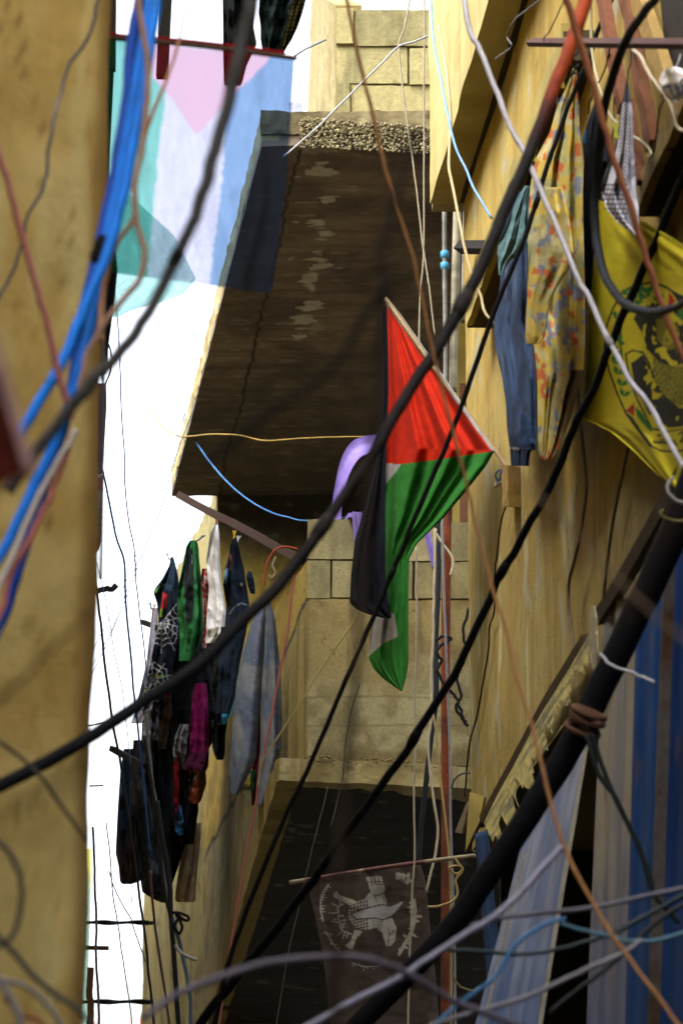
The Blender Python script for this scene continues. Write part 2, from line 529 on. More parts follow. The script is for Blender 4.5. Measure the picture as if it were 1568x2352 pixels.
# ------------------------------------------------------------------ balcony house
bh = thing("balcony_house", "weathered house with two overhanging concrete balconies down the alley", "house", (.3, 14, 0))
ZU = at(700, 342, 12.0)[2]            # upper soffit height
ZL = at(800, 1798, 12.0)[2]           # lower soffit height
n_l, f_l = at_z(600, 334, ZU), at_z(394, 1139, ZU)
F500 = at_z(502, 1146, ZU)
# upper soffit
def soffit_cols(P, S, T, u, v):
    X, Yp = proj(P)
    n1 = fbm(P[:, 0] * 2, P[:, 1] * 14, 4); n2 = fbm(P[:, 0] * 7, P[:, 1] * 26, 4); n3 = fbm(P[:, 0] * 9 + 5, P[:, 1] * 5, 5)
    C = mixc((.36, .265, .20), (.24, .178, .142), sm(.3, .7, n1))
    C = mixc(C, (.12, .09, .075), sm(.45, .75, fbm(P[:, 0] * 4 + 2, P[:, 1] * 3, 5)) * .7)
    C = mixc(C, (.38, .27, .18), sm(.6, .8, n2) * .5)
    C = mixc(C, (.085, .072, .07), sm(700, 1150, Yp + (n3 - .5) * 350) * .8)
    # flaked whitewash patches
    d = dline(X, Yp, [(735, 385), (760, 430), (730, 500), (745, 570), (712, 630), (720, 690), (680, 780), (660, 800)])
    pk = fbm(P[:, 0] * 5.5 + .35 * fbm(P[:, 1] * 14, P[:, 0] * 14, 3), P[:, 1] * 12 + 3, 6)
    m = sm(.585, .63, pk - sm(0, 42, d) * .22 + .045)
    m = np.maximum(m, sm(.69, .72, fbm(P[:, 0] * 6 + 40, P[:, 1] * 13, 5)) * .35)
    C = mixc(C, (.72, .64, .55), m * (d < 60) + m * (d >= 60) * .25)
    # shuttering board joints
    jt = np.abs(((P[:, 1] * 5.2 + (fbm(P[:, 0] * 2, P[:, 1] * .5) - .5) * .6) % 1) - .5)
    C = mixc(C, (.03, .024, .02), sm(.05, .0, jt) * .35)
    # long crack from front to back
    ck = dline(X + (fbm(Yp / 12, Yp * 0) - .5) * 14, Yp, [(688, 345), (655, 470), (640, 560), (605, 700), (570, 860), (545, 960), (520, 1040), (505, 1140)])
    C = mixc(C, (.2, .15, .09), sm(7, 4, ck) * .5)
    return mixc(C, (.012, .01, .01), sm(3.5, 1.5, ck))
mb = MB()
rN, rF = np.array((1.25, n_l[1], ZU)), np.array((1.25, f_l[1], ZU))
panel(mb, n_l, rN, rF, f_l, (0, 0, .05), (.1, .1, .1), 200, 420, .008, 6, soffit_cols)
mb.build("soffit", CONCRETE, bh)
# slab body above the soffit with its side and front edge
TH = at(700, 266, 12.0)[2] - ZU
mb = MB()
def side_conc(P, S, T, u, v):
    n = fbm(S * 6, T * 20, 4)
    return mixc((.55, .45, .25), (.36, .27, .13), sm(.4, .7, n))
e = np.array((0, 0, TH)); up = np.array((0, 0, .052))
panel(mb, n_l + e + (0, -.015, 0), rN + e + (0, -.015, 0), rN + up + (0, -.015, 0), n_l + up + (0, -.015, 0), (0, .3, 0), (.4, .35, .22), 120, 14, .012, 18, plaster_cols((.26, .20, .11), (.11, .085, .045), (.36, .29, .17)), edge=.012)
panel(mb, f_l + e, n_l + e, n_l + up * .4, f_l + up * .4, (.08, 0, 0), (.5, .4, .2), 160, 12, .012, 12, side_conc, edge=.012)
panel(mb, n_l + e + (.02, .2, -.005), rN + e + (0, .2, -.005), rF + e + (0, 0, -.005), f_l + e + (.05, 0, -.005), (0, 0, -.1), (.4, .35, .25), 4, 4)
slab = mb.build("slab", CONCRETE, bh)
# exposed aggregate on the broken front edge
mb = MB()
for i in range(1200):
    px = R.uniform(688, 1000); t = R.random()
    y0 = np.interp(px, [690, 985], [268, 290]); y1 = np.interp(px, [690, 985], [338, 352])
    py = y0 + (y1 - y0) * t
    c = at(px, py, n_l[1] - .019 - .010 * R.random())
    r = R.uniform(.0045, .0105)
    k = 8; vv = []
    ax = NR.normal(size=(3, 3)); 
    base = np.array([(0, 0, 1), (0, 0, -1), (1, 0, 0), (-1, 0, 0), (0, 1, 0), (0, -1, 0)], float) * NR.uniform(.6, 1.25, (6, 1))
    q_, _ = np.linalg.qr(ax)
    vv = base @ q_ * r + c
    g = R.uniform(.35, 1.25)
    mb.add(vv, [(0, 2, 4), (0, 4, 3), (0, 3, 5), (0, 5, 2), (1, 4, 2), (1, 3, 4), (1, 5, 3), (1, 2, 5)], np.array((.42, .345, .21)) * g, R.random() < .6)
mb.build("exposed_gravel", CONCRETE, slab)
# upper parapet of blocks
par = MB()
def blk(mbx, x0, y0, x1, y1, Y, dep, base=(.60, .50, .27), n=None, dis=.003, ed=.0035):
    k = R.uniform(.74, 1.1); b = np.array(base) * k
    f = plaster_cols(b, b * .5, b * 1.18, .4, 6)
    w_, h_ = max(4, int(abs(x1 - x0) / 5)), max(4, int(abs(y1 - y0) / 5))
    panel(mbx, at(x0, y0, Y), at(x1, y0, Y), at(x1, y1, Y), at(x0, y1, Y), (0, dep, 0), b, w_, h_, dis, 14, f, edge=ed)
UP = 12.1
for (x0, y0, x1, y1) in ((815, 22, 1040, 104), (772, 18, 811, 98), (772, 108, 935, 190), (940, 110, 1100, 192), (808, 196, 1060, 272), (772, 190, 803, 268)):
    blk(par, x0, y0, x1, y1, UP + R.uniform(-.01, .01), .14)
# mortar behind
panel(par, at(770, 24, UP + .025), at(1100, 24, UP + .025), at(1100, 272, UP + .025), at(770, 272, UP + .025), (0, .1, 0), (.42, .33, .16), 40, 30, .008, 20, plaster_cols((.45, .36, .18), (.3, .22, .1), (.5, .4, .22)))
par.build("parapet", BLOCK, bh)
# side of the upper parapet
mb = MB()
panel(mb, at(716, -20, 13.4), at(771, 10, UP + .01), at(771, 268, UP + .01), at(704, 300, 13.4), (.12, 0, 0), (.66, .57, .36), 30, 50, .008, 12,
      plaster_cols((.46, .37, .20), (.32, .23, .09), (.54, .46, .3)), edge=.006)
prism(mb, [at(734, -60, 12.9), at(738, -60, 12.9), at(738, 70, 12.9), at(734, 75, 12.9)], (0, .05, 0), (.6, .5, .3))
mb.build("parapet_side", BLOCK, bh)
mb = MB(); panel(mb, at(664, 234, 14), at(694, 234, 14), at(694, 262, 14), at(664, 262, 14), (0, .1, 0), (.5, .5, .6), 4, 4)
mb.build("roof_kerb", CONCRETE, bh)
# back wall under the upper soffit
YB = f_l[1] - .02
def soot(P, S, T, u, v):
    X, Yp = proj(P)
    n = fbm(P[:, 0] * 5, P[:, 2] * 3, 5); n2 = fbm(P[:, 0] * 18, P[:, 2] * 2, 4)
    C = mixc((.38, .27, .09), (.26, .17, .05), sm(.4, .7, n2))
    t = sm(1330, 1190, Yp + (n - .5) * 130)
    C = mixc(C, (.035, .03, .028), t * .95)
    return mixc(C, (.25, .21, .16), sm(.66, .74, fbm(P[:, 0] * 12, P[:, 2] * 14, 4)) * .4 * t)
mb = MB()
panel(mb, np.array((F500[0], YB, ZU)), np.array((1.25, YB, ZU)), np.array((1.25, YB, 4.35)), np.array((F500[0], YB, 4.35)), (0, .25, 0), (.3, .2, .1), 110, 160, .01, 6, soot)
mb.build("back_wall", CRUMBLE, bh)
# far part of the house front, seen past the balcony
FARP0, FARP1 = at(500, 1176, YB + .02), at(338, 1700, 24.5)
ztop0, ztop1 = at(500, 1118, YB)[2], at(338, 1430, 24.5)[2]
def far_cols(P, S, T, u, v):
    n = fbm(P[:, 1] * 1.2, P[:, 2] * 2, 5); n2 = fbm(P[:, 1] * 5, P[:, 2] * .8, 4)
    C = mixc((.34, .27, .13), (.21, .16, .07), sm(.4, .7, n))
    C = mixc(C, (.40, .35, .22), sm(.5, .72, n2) * .6)
    ck = np.abs(((P[:, 2] * 2.4 + P[:, 1] * .9 + (fbm(P[:, 1] * 3, P[:, 2] * 3) - .5) * .7) % 1) - .5)
    C = mixc(C, (.07, .05, .03), sm(.035, .012, ck) * sm(.45, .55, n) * .8)
    ck = np.abs(((P[:, 2] * 1.1 - P[:, 1] * .8 + (fbm(P[:, 1] * 4, P[:, 2] * 4) - .5) * .8) % 1) - .5)
    return mixc(C, (.09, .06, .035), sm(.02, .008, ck) * .8)
mb = MB()
panel(mb, np.array((FARP1[0], FARP1[1], ztop1)), np.array((FARP0[0], FARP0[1], ztop0)), np.array((FARP0[0], FARP0[1], 0)), np.array((FARP1[0], FARP1[1], 0)), (.5, .02, 0), (.5, .4, .2), 110, 160, .02, 3, far_cols, edge=.03)
mb.build("side_wall", CRUMBLE, bh)
# lower slab nose and soffit
YN = 11.96
mb = MB()
low_c = plaster_cols((.48, .39, .20), (.27, .20, .10), (.58, .50, .32), .5, 6)
panel(mb, at(641, 1740, YN), at(1100, 1762, YN), at(1100, 1812, YN), at(641, 1793, YN), (0, .35, 0), (.4, .3, .2), 120, 16, .007, 14, low_c, edge=.005)
lowslab = mb.build("slab", CONCRETE, bh)
mb = MB()
for (x, y) in [(700 + i * 6, 1742 + i * 6 * .05 + R.uniform(-7, 7)) for i in range(55)]:
    c = at(x, y, YN - .012); r = R.uniform(.004, .011)
    base = np.array([(0, 0, .6), (0, 0, -.6), (1.3, 0, 0), (-1.3, 0, 0), (0, .8, 0), (0, -.8, 0)]) * NR.uniform(.6, 1.3, (6, 1)) * r + c
    mb.add(base, [(0, 2, 4), (0, 4, 3), (0, 3, 5), (0, 5, 2), (1, 4, 2), (1, 3, 4), (1, 5, 3), (1, 2, 5)], np.array((.40, .31, .15)) * R.uniform(.4, 1.0))
mb.build("broken_mortar", CRUMBLE, lowslab)
s0, s1 = at(641, 1793, YN), on(440, 2480, SIDE)
s1r = np.array((1.3, s1[1], s1[2])); s0r = np.array((1.3, YN, s0[2] - .04))
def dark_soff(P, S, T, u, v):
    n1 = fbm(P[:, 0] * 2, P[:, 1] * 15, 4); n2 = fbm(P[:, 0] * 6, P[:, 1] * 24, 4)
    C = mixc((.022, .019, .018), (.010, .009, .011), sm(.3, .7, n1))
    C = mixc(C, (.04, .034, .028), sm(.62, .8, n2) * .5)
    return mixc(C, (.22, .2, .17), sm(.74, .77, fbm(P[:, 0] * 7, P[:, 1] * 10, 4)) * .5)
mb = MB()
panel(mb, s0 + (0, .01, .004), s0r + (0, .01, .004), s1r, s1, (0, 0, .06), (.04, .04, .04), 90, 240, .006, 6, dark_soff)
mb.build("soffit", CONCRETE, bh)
# alley face of the lower balcony
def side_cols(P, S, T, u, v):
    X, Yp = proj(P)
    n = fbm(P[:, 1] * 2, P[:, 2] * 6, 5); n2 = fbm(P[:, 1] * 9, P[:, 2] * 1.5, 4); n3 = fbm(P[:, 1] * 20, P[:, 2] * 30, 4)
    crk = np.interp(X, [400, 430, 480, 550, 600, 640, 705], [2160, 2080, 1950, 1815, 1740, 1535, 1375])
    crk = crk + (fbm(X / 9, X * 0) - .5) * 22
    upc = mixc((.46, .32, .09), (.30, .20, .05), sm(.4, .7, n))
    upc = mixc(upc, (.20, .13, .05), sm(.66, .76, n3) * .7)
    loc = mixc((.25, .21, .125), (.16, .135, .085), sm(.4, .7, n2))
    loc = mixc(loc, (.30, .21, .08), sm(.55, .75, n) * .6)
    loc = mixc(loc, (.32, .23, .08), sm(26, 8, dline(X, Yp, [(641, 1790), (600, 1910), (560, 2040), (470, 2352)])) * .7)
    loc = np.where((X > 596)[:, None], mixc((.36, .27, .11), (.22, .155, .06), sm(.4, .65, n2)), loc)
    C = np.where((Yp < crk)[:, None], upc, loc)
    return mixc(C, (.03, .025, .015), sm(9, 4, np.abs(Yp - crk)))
mb = MB()
ztopS = at(690, 1288, 12.1)[2]
p_near, p_far = on(642, 1700, SIDE), on(430, 2000, SIDE)
zn = s0[2]
zs_top = at(641, 1741, YN)[2]
sx_ = lambda y: SIDE[0] + SIDE[1] * (y - SIDE[2])
zb_ = lambda y: zn + (s1[2] - zn) * (y - YN) / (s1[1] - YN) - .002
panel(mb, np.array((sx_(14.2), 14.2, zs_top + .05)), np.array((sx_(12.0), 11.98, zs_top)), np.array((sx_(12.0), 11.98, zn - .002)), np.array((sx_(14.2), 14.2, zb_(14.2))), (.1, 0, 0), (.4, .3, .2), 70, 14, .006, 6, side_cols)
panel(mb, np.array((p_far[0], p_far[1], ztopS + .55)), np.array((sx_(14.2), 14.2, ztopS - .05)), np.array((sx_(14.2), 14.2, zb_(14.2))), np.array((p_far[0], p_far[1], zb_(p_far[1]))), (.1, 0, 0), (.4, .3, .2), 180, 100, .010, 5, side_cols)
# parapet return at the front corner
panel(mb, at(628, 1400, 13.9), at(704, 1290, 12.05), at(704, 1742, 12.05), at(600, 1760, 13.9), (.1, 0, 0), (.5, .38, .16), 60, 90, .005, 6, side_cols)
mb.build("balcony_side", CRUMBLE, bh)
# front parapet of the lower balcony: plastered base, two courses of blocks
mb = MB()
def par_cols(P, S, T, u, v):
    X, Yp = proj(P)
    n = fbm(P[:, 0] * 5, P[:, 2] * 5, 5); n2 = fbm(P[:, 0] * 14 + 9, P[:, 2] * 14, 4)
    C = mixc((.46, .35, .17), (.25, .165, .065), sm(.38, .66, n))
    C = mixc(C, (.16, .11, .05), sm(.56, .74, fbm(P[:, 0] * 20, P[:, 2] * 1.6, 4)) * .6)
    hr = np.abs(fbm(P[:, 0] * 4 + 2, P[:, 2] * 4 + 5, 5) - .5)
    C = mixc(C, (.13, .09, .04), sm(.006, .002, hr) * sm(.4, .55, n2) * .8)
    g = sm(1480, 1600, Yp + (n - .5) * 260)
    C = mixc(C, mixc((.53, .45, .27), (.36, .29, .16), sm(.35, .65, n2)), g)
    jy = np.minimum(np.abs(Yp - 1602 - (n - .5) * 16), np.abs(Yp - 1668 - (n - .5) * 12))
    C = mixc(C, (.25, .18, .09), sm(3, 1, jy) * g * .7)
    jx = np.abs(((X + (fbm(Yp / 30, X * 0) - .5) * 30) % 58) - 29)
    C = mixc(C, (.25, .18, .09), sm(2.4, .8, jx) * g * .55 * sm(.4, .6, n2))
    return mixc(C, (.22, .15, .07), sm(1715, 1745, Yp + (n2 - .5) * 40) * .6)
panel(mb, at(706, 1376, 12.0), at(1100, 1380, 12.0), at(1100, 1762, 12.0), at(706, 1746, 12.0), (0, .14, 0), (.4, .3, .2), 130, 120, .005, 5, par_cols, edge=.008)
for (x0, y0, x1, y1) in ((705, 1192, 872, 1284), (876, 1196, 1000, 1288), (1004, 1200, 1092, 1288), (705, 1288, 758, 1374), (763, 1288, 812, 1372), (817, 1288, 930, 1372), (934, 1290, 946, 1376), (952, 1290, 1078, 1374)):
    blk(mb, x0, y0, x1, y1, 12.03 + R.uniform(-.008, .008), .13, (.56, .47, .27) if x0 < 900 else (.42, .34, .18))
panel(mb, at(709, 1198, 12.06), at(1095, 1202, 12.06), at(1095, 1380, 12.06), at(709, 1376, 12.06), (0, .08, 0), (.2, .14, .07), 60, 30, .01, 20, plaster_cols((.22, .165, .085), (.08, .055, .03), (.34, .26, .14)))
mb.build("parapet", BLOCK, bh)
# door frame strip by the corner, seen over the parapet
mb = MB(); panel(mb, at(1056, 880, 12.6), at(1100, 880, 12.6), at(1100, 1215, 12.6), at(1056, 1215, 12.6), (0, .06, 0), (.16, .07, .03), 8, 50, .004, 9, plaster_cols((.18, .08, .035), (.09, .04, .02), (.25, .13, .06)))
mb.build("door_frame", WOOD, bh)
mb = MB(); panel(mb, at(1040, 480, 12.75), at(1100, 480, 12.75), at(1100, 1215, 12.75), at(1040, 1215, 12.75), (0, .1, 0), (.5, .35, .1), 10, 60, .006, 9, plaster_cols((.48, .34, .1), (.32, .2, .06), (.55, .42, .18)))
mb.build("wall_strip", PLASTER, bh)

# ------------------------------------------------------------------ right-hand house
rh = thing("corner_house", "ochre washed house wall rising on the right behind the yellow flag", "house", (1.2, 8, 0))
def right_cols(P, S, T, u, v):
    X, Yp = proj(P)
    n1 = fbm(P[:, 1] * .8, P[:, 2] * 1.5, 5); n2 = fbm(P[:, 1] * 8, P[:, 2] * .9, 4); n3 = fbm(P[:, 1] * 16, P[:, 2] * 2.5 + 8, 4); n4 = fbm(P[:, 1] * 20, P[:, 2] * 34, 3)
    C = mixc((.60, .41, .14), (.48, .31, .09), sm(.4, .7, n2))
    C = mixc(C, (.64, .49, .22), sm(.55, .75, n3) * .6)
    low = sm(1000, 1560, Yp + (n1 - .5) * 500 + (X - 1080) * .55)
    C = mixc(C, mixc((.36, .25, .10), (.44, .34, .18), sm(.45, .7, n3)), low * .6)
    mould = sm(1330, 1500, X + (n1 - .5) * 140) * sm(900, 1100, Yp)
    C = mixc(C, mixc((.17, .125, .07), (.28, .23, .14), n2), mould * .7)
    C = mixc(C, (.72, .66, .48), sm(.70, .76, fbm(P[:, 1] * 9 + 3, P[:, 2] * 2.2, 4)) * .7 * low)
    hair = np.abs(fbm(P[:, 1] * 2.2 + 4, P[:, 2] * 1.3 + 2, 5) - .5)
    C = mixc(C, (.14, .09, .04), sm(.004, .0015, hair) * sm(.42, .55, n1) * .8)
    chip = sm(.70, .72, fbm(P[:, 1] * 5 + 21, P[:, 2] * 4, 5))
    C = mixc(C, (.50, .46, .38), chip * .7)
    return mixc(C, (.25, .17, .07), sm(.73, .8, n4) * .5)
c_t = at(1080, 500, 11.0)
cx, cy = 0.51, 11.0
nx_, ny_ = 0.51 + .0888 * 15, -4.0
mb = MB()
ys = np.concatenate([np.linspace(11.0, 6.4, 230), np.linspace(6.3, -4, 20)])
zt, zb = 9.4, 3.62
zs = np.linspace(zb, zt, 210)
V = np.array([(.51 - .0888 * (y - 11.0), y, z) for z in zs for y in ys])
V[:, 0] += (fbm(V[:, 1] * 3, V[:, 2] * 3) - .5) * .02
# lower edge runs with the ledge
xpix, ypix = proj(V)
mb.add(V, gridf(len(ys), len(zs)), right_cols(V, 0, 0, 0, 0))
# end face of the wall at the alley corner
E = np.array([(.51 + .012 * i, 11.0 + .03 * i, z) for z in (zb, zt) for i in range(2)])
mb.add(E, [(0, 1, 3, 2)], (.45, .33, .14))
mb.add([(.53, 11.03, zb), (1.5, 11.03, zb), (1.5, 11.03, zt), (.53, 11.03, zt)], [(0, 1, 2, 3)], (.4, .3, .12))
mb.add([(.51, 11, zb), (.51 + .0888 * 15, -4, zb), (2.3, -4, zb), (2.3, 11, zb)], [(0, 1, 2, 3)], (.2, .15, .08))  # wall underside, its shade put in as a darker colour
mb.build("wall", PLASTER, rh)
# near-black panels painted as the shade inside the ground floor, behind the loose sheets
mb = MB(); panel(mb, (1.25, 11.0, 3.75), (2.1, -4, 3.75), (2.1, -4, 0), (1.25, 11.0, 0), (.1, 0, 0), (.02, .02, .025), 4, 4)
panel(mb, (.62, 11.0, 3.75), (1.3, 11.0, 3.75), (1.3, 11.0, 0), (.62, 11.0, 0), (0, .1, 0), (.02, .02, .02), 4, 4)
mb.build("ground_floor_shade", CONCRETE, rh)
# jettied upper floor (lit alley face, underside coloured dark, shade and stains together)
JZ = at(990, 468, 11.0)[2]
j0 = at(988, 468, 11.0)
jn = on(1150, -10, RIGHT, .0)
js = (j0[0], -.083, 11.0)
def fascia(P, S, T, u, v):
    n = fbm(P[:, 1] * 3, P[:, 2] * 9, 4); n2 = fbm(P[:, 1] * 12, P[:, 2] * 1.5, 4)
    C = mixc((.60, .48, .25), (.50, .38, .17), sm(.4, .7, n2))
    return mixc(C, (.40, .27, .10), sm(.66, .76, n) * .6)
JET = (js[0], js[1], 11.0)
mb = MB()
jy = 1.0
pj = lambda y, z: np.array((js[0] + js[1] * (y - 11.0), y, z))
panel(mb, pj(11, 8.6), pj(jy, 8.6), pj(jy, JZ), pj(11, JZ), (.12, 0, 0), (.6, .45, .2), 120, 60, .008, 4, fascia, edge=.006)
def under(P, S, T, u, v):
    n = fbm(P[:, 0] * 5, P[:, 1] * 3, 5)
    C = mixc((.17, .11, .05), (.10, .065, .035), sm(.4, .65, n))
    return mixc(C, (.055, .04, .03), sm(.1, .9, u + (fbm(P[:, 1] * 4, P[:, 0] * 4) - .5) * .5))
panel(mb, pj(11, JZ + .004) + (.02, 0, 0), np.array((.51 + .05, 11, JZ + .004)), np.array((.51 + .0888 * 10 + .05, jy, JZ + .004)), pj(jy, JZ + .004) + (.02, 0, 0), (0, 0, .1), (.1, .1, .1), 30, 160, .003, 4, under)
panel(mb, pj(11.0, 8.6) + (.01, .005, 0), np.array((.56, 11.005, 8.6)), np.array((.56, 11.005, JZ + .01)), pj(11.0, JZ + .01) + (.01, .005, 0), (0, .1, 0), (.4, .3, .15), 4, 4)
mb.build("jetty", PLASTER, rh)
# short canopy slab below it
def ledge(px0, py0, px1, py1, out, th, face, und, name, mm, y_nudge=0.):
    A = on(px0, py0, RIGHT, out); B = on(px1, py1, RIGHT, out)
    z = (A[2] + B[2]) / 2
    A[2] = A[2]; B[2] = B[2]
    m_ = MB()
    e_ = np.array((0, 0, th))
    panel(m_, A + e_, B + e_, B, A, (.025, 0, 0), face, 60, 8, .004, 9, plaster_cols(face, np.array(face) * .6, np.array(face) * 1.15), edge=.004)
    off_ = np.array((out + .05, 0, 0))
    panel(m_, A + (.006, 0, .003), B + (.006, 0, .003), B + off_, A + off_, (0, 0, th * .8), und, 40, 12, .006, 6, plaster_cols(und, np.array(und) * .5, np.array(und) * 1.3))  # underside colour far darker than the face, painting in its shade
    panel(m_, A + e_ + (.004, .002, -.004), A + off_ + e_ + (0, .002, 0), A + off_ + (0, .002, 0), A + (.004, .002, 0), (0, .02, 0), und, 4, 4)
    return m_.build(name, mm, rh)
ledge(1071, 748, 1290, 140, .10, .13, (.60, .45, .18), (.12, .08, .04), "canopy", PLASTER)
# timber eave beam at the far right
ledge(1458, 490, 1640, 80, .07, .07, (.55, .40, .17), (.03, .025, .02), "eave_beam", WOOD)
# weathered board along the bottom of the plaster
bd = MB()
pts = [(1106, 1893), (1185, 1748), (1257, 1615), (1300, 1545), (1348, 1467)]
C = crom([on(x, y, RIGHT, .035) for x, y in pts], 40)
band(bd, C, .028, .03, (.13, .09, .045), view=(1, .3, .2))
pts = [(1378, 1420), (1430, 1335), (1477, 1254), (1560, 1105), (1640, 960)]
C = crom([on(x, y, RIGHT, .05) for x, y in pts], 40)
band(bd, C, .04, .03, (.10, .075, .045), view=(1, .3, .2))
bd.build("ledge_board", WOOD, rh)
# near-black panel painted as the shade inside the window, top right
mb = MB(); panel(mb, on(1512, -40, RIGHT, .02), on(1640, -40, RIGHT, .02), on(1640, 200, RIGHT, .02), on(1530, 150, RIGHT, .02), (.05, 0, 0), (.025, .018, .014), 6, 6)
mb.build("window_shade_panel", WOOD, rh)
mb = MB(); 
band(mb, crom([on(1455, -30, RIGHT, .05), on(1490, 60, RIGHT, .05), on(1535, 200, RIGHT, .05)], 14), .06, .03, (.50, .34, .13), view=(1, .3, .1))
mb.build("window_post", WOOD, rh)
# wall crack / conduit on the right wall is a loose cable, built with the cables

# ------------------------------------------------------------------ far end of the lane
fb = thing("white_house", "pale washed out house far down the lane below the sky", "house", (-7, 55, 0))
def pale(P, S, T, u, v): return mixc((.8, .8, .82), (.7, .72, .76), fbm(S * 2, T * 2))
mb = MB()
a_, b_ = at(150, 2200, 55), at(420, 2300, 55)
for (x0, x1, y0, y1, c) in ((150, 420, 2262, 2300, (.62, .66, .66)), (150, 420, 2303, 2340, (.8, .8, .82))):
    panel(mb, at(x0, y0, 55), at(x1, y0, 55), at(x1, y1, 55), at(x0, y1, 55), (0, 3, 0), c, 8, 8, 0, 1, pale)
A = at(150, 2340, 55); B = at(420, 2340, 55)
panel(mb, A, B, np.array((B[0], 55, 0)), np.array((A[0], 55, 0)), (0, 3, 0), (.7, .7, .7), 4, 4)
mb.build("wall", PLASTER, fb)
mb = MB()
for i in range(26):
    x = 196 + i * 5.4
    panel(mb, at(x, 2341, 54.2), at(x + 3, 2341, 54.2), at(x + 3, 2375, 53.6), at(x, 2375, 53.6), (0, .02, 0), (.75, .15, .12) if i % 2 else (.9, .9, .9), 2, 2)
mb.build("awning", CLOTH, fb)
gb = thing("yellow_house", "sliver of sunlit yellow green house behind the left wall", "house", (at(192, 2100, 30)[0], 30, 0))
mb = MB()
def ygc(P, S, T, u, v): return mixc((.62, .58, .22), (.45, .62, .60), sm(.45, .6, fbm(P[:, 2] * 1.3, P[:, 0] * 2, 3)))
A, B = at(150, 1950, 30), at(211, 1950, 30)
panel(mb, A, B, np.array((B[0] * 1.0, 30, 0)), np.array((A[0], 30, 0)), (-1.2, 3, 0), (.6, .6, .3), 8, 60, .01, 1, ygc)
mb.build("wall", PLASTER, gb)

# ================================================================== PIPES AND FIXINGS
def pipe(name, label, cat, pts, th, Y, col, m=None, group="pipes running up the balcony house", colfn=None, kink=0.):
    return wire(name, label, cat, pts, th, Y, col, m or PVC, group, max(24, len(pts) * 10), kink, colfn, None, 14)
def rust(t):
    n = fbm(t * 30, t * 0 + 2, 4)
    return mixc((.24, .068, .03), (.12, .042, .025), sm(.35, .7, n))
def grime(c):
    c = np.array(c)
    return lambda t: mixc(c, c * .5, sm(.4, .75, fbm(t * 26, t * 0 + c[0] * 40, 4)))
pipe("drain_pipe", "rust red drain pipe standing in front of the block balcony", "pipe", [(1027, 895), (1026, 1200), (1023, 1500), (1023, 1750), (1023, 2050), (1022, 2400)], 21, (11.85, 11.85), (.2, .07, .03), STEEL, colfn=rust)
p_ = pipe("water_pipe", "dark grey water pipe with a blue coupling under the upper balcony", "pipe", [(1020, 440), (1021, 640), (1023, 840), (1018, 950)], 11, (11.75, 11.7), (.22, .21, .19), None, colfn=grime((.26, .25, .22)))
for y in (585, 611):
    mb = MB(); C = np.array([at(1021, y - 9, 11.74), at(1021, y - 7, 11.74), at(1021, y + 7, 11.74), at(1021, y + 9, 11.74)])
    rr = np.array([7.5, 10, 10, 7.5]) * 12.3 / FPX
    tube(mb, C, rr, (.10, .36, .60), 16)
    o = mb.build("coupling", PVC, None); M_ = o.matrix_basis.copy(); o.parent = p_; o.location = o.location - p_.location
pipe("conduit_pipe", "pale grey stained conduit pipe next to the blue coupled pipe", "pipe", [(1050, 470), (1046, 620), (1042, 760), (1040, 900)], 19, (11.72, 11.75), (.4, .37, .27), None, colfn=grime((.42, .39, .28)))
pipe("vent_pipe", "slim grey pipe close against the house corner", "pipe", [(1068, 470), (1066, 560), (1063, 740)], 10, 11.6, (.3, .28, .22), None, colfn=grime((.30, .28, .24)))
pipe("black_hose", "black hose running down the balcony left of the rust red pipe", "pipe", [(1004, 1190), (1006, 1330), (1000, 1480), (1001, 1600), (990, 1690), (978, 1800), (965, 1920), (955, 2100), (946, 2330)], 13, (11.8, 11.7, 11.75), (.02, .025, .03), RUBBER)
bar("wall_bracket", "short black steel bracket sticking out of the house corner above the jeans", "bracket", (1056, 567, 10.7), (1150, 568, 9.9), 22, 22, (.015, .012, .014))
bar("clothes_bar", "dark brown flat steel bar across the top right corner", "bar", (1218, 96, WY(1218, 96, .2)), (1640, 100, WY(1640, 100, .12)), 20, 12, (.11, .06, .055))
bar("clothes_rod", "brown square steel rod jutting out under the upper balcony with washing", "rod", (412, 1139, 14.9), (700, 1289, 12.4), 17, 17, (.05, .026, .02), kink=.012)
bar("washing_rod", "dark stub of a washing rod poking out of the laundry on its left side", "rod", (328, 1429, 16.0), (372, 1446, 15.4), 11, 11, (.012, .01, .012))
bar("washing_rod", "dark washing rod end above the jeans at the lowest clothes", "rod", (257, 1720, 15.5), (330, 1760, 15.0), 13, 13, (.012, .011, .012))
bar("cable_bracket", "black cable bracket jutting from the far wall into the sky", "bracket", (190, 1370, 16.0), (271, 1346, 16.0), 13, 8, (.02, .02, .025), kink=.04)
bar("cable_bracket", "rusty cable bracket low in the sky gap", "bracket", (180, 2177, 17.0), (250, 2179, 17.0), 9, 8, (.16, .08, .03))
bar("cable_bracket", "thin rusty rod in the sky gap just above the big black pipe", "bracket", (200, 1668, 16.0), (250, 1659, 16.0), 4, 4, (.10, .06, .04))
bar("cable_bracket", "small brown peg sticking into the sky beside the left wall", "bracket", (205, 1806, 17.0), (238, 1805, 17.0), 4, 4, (.10, .05, .04))
bar("fence_post", "rust brown post rising at the bottom of the sky gap", "post", (206, 2225, 16.0), (207, 2400, 16.0), 14, 14, (.13, .07, .03), WOOD, kink=.02)
bar("timber_post", "dark post behind the sheer flag left of the rug", "post", (383, -40, 9.0), (372, 176, 9.0), 24, 24, (.02, .018, .016), WOOD)
bar("timber_post", "dark post between the left wall and the sky at the top", "post", (256, -40, 8.6), (254, 160, 8.6), 20, 20, (.05, .04, .03), WOOD)
bar("wall_fitting", "grey strip on the rim of the left wall behind the blue cables", "strip", (248, -40, 6.2), (232, 1330, 6.2), 6, 6, (.32, .31, .33), PVC)
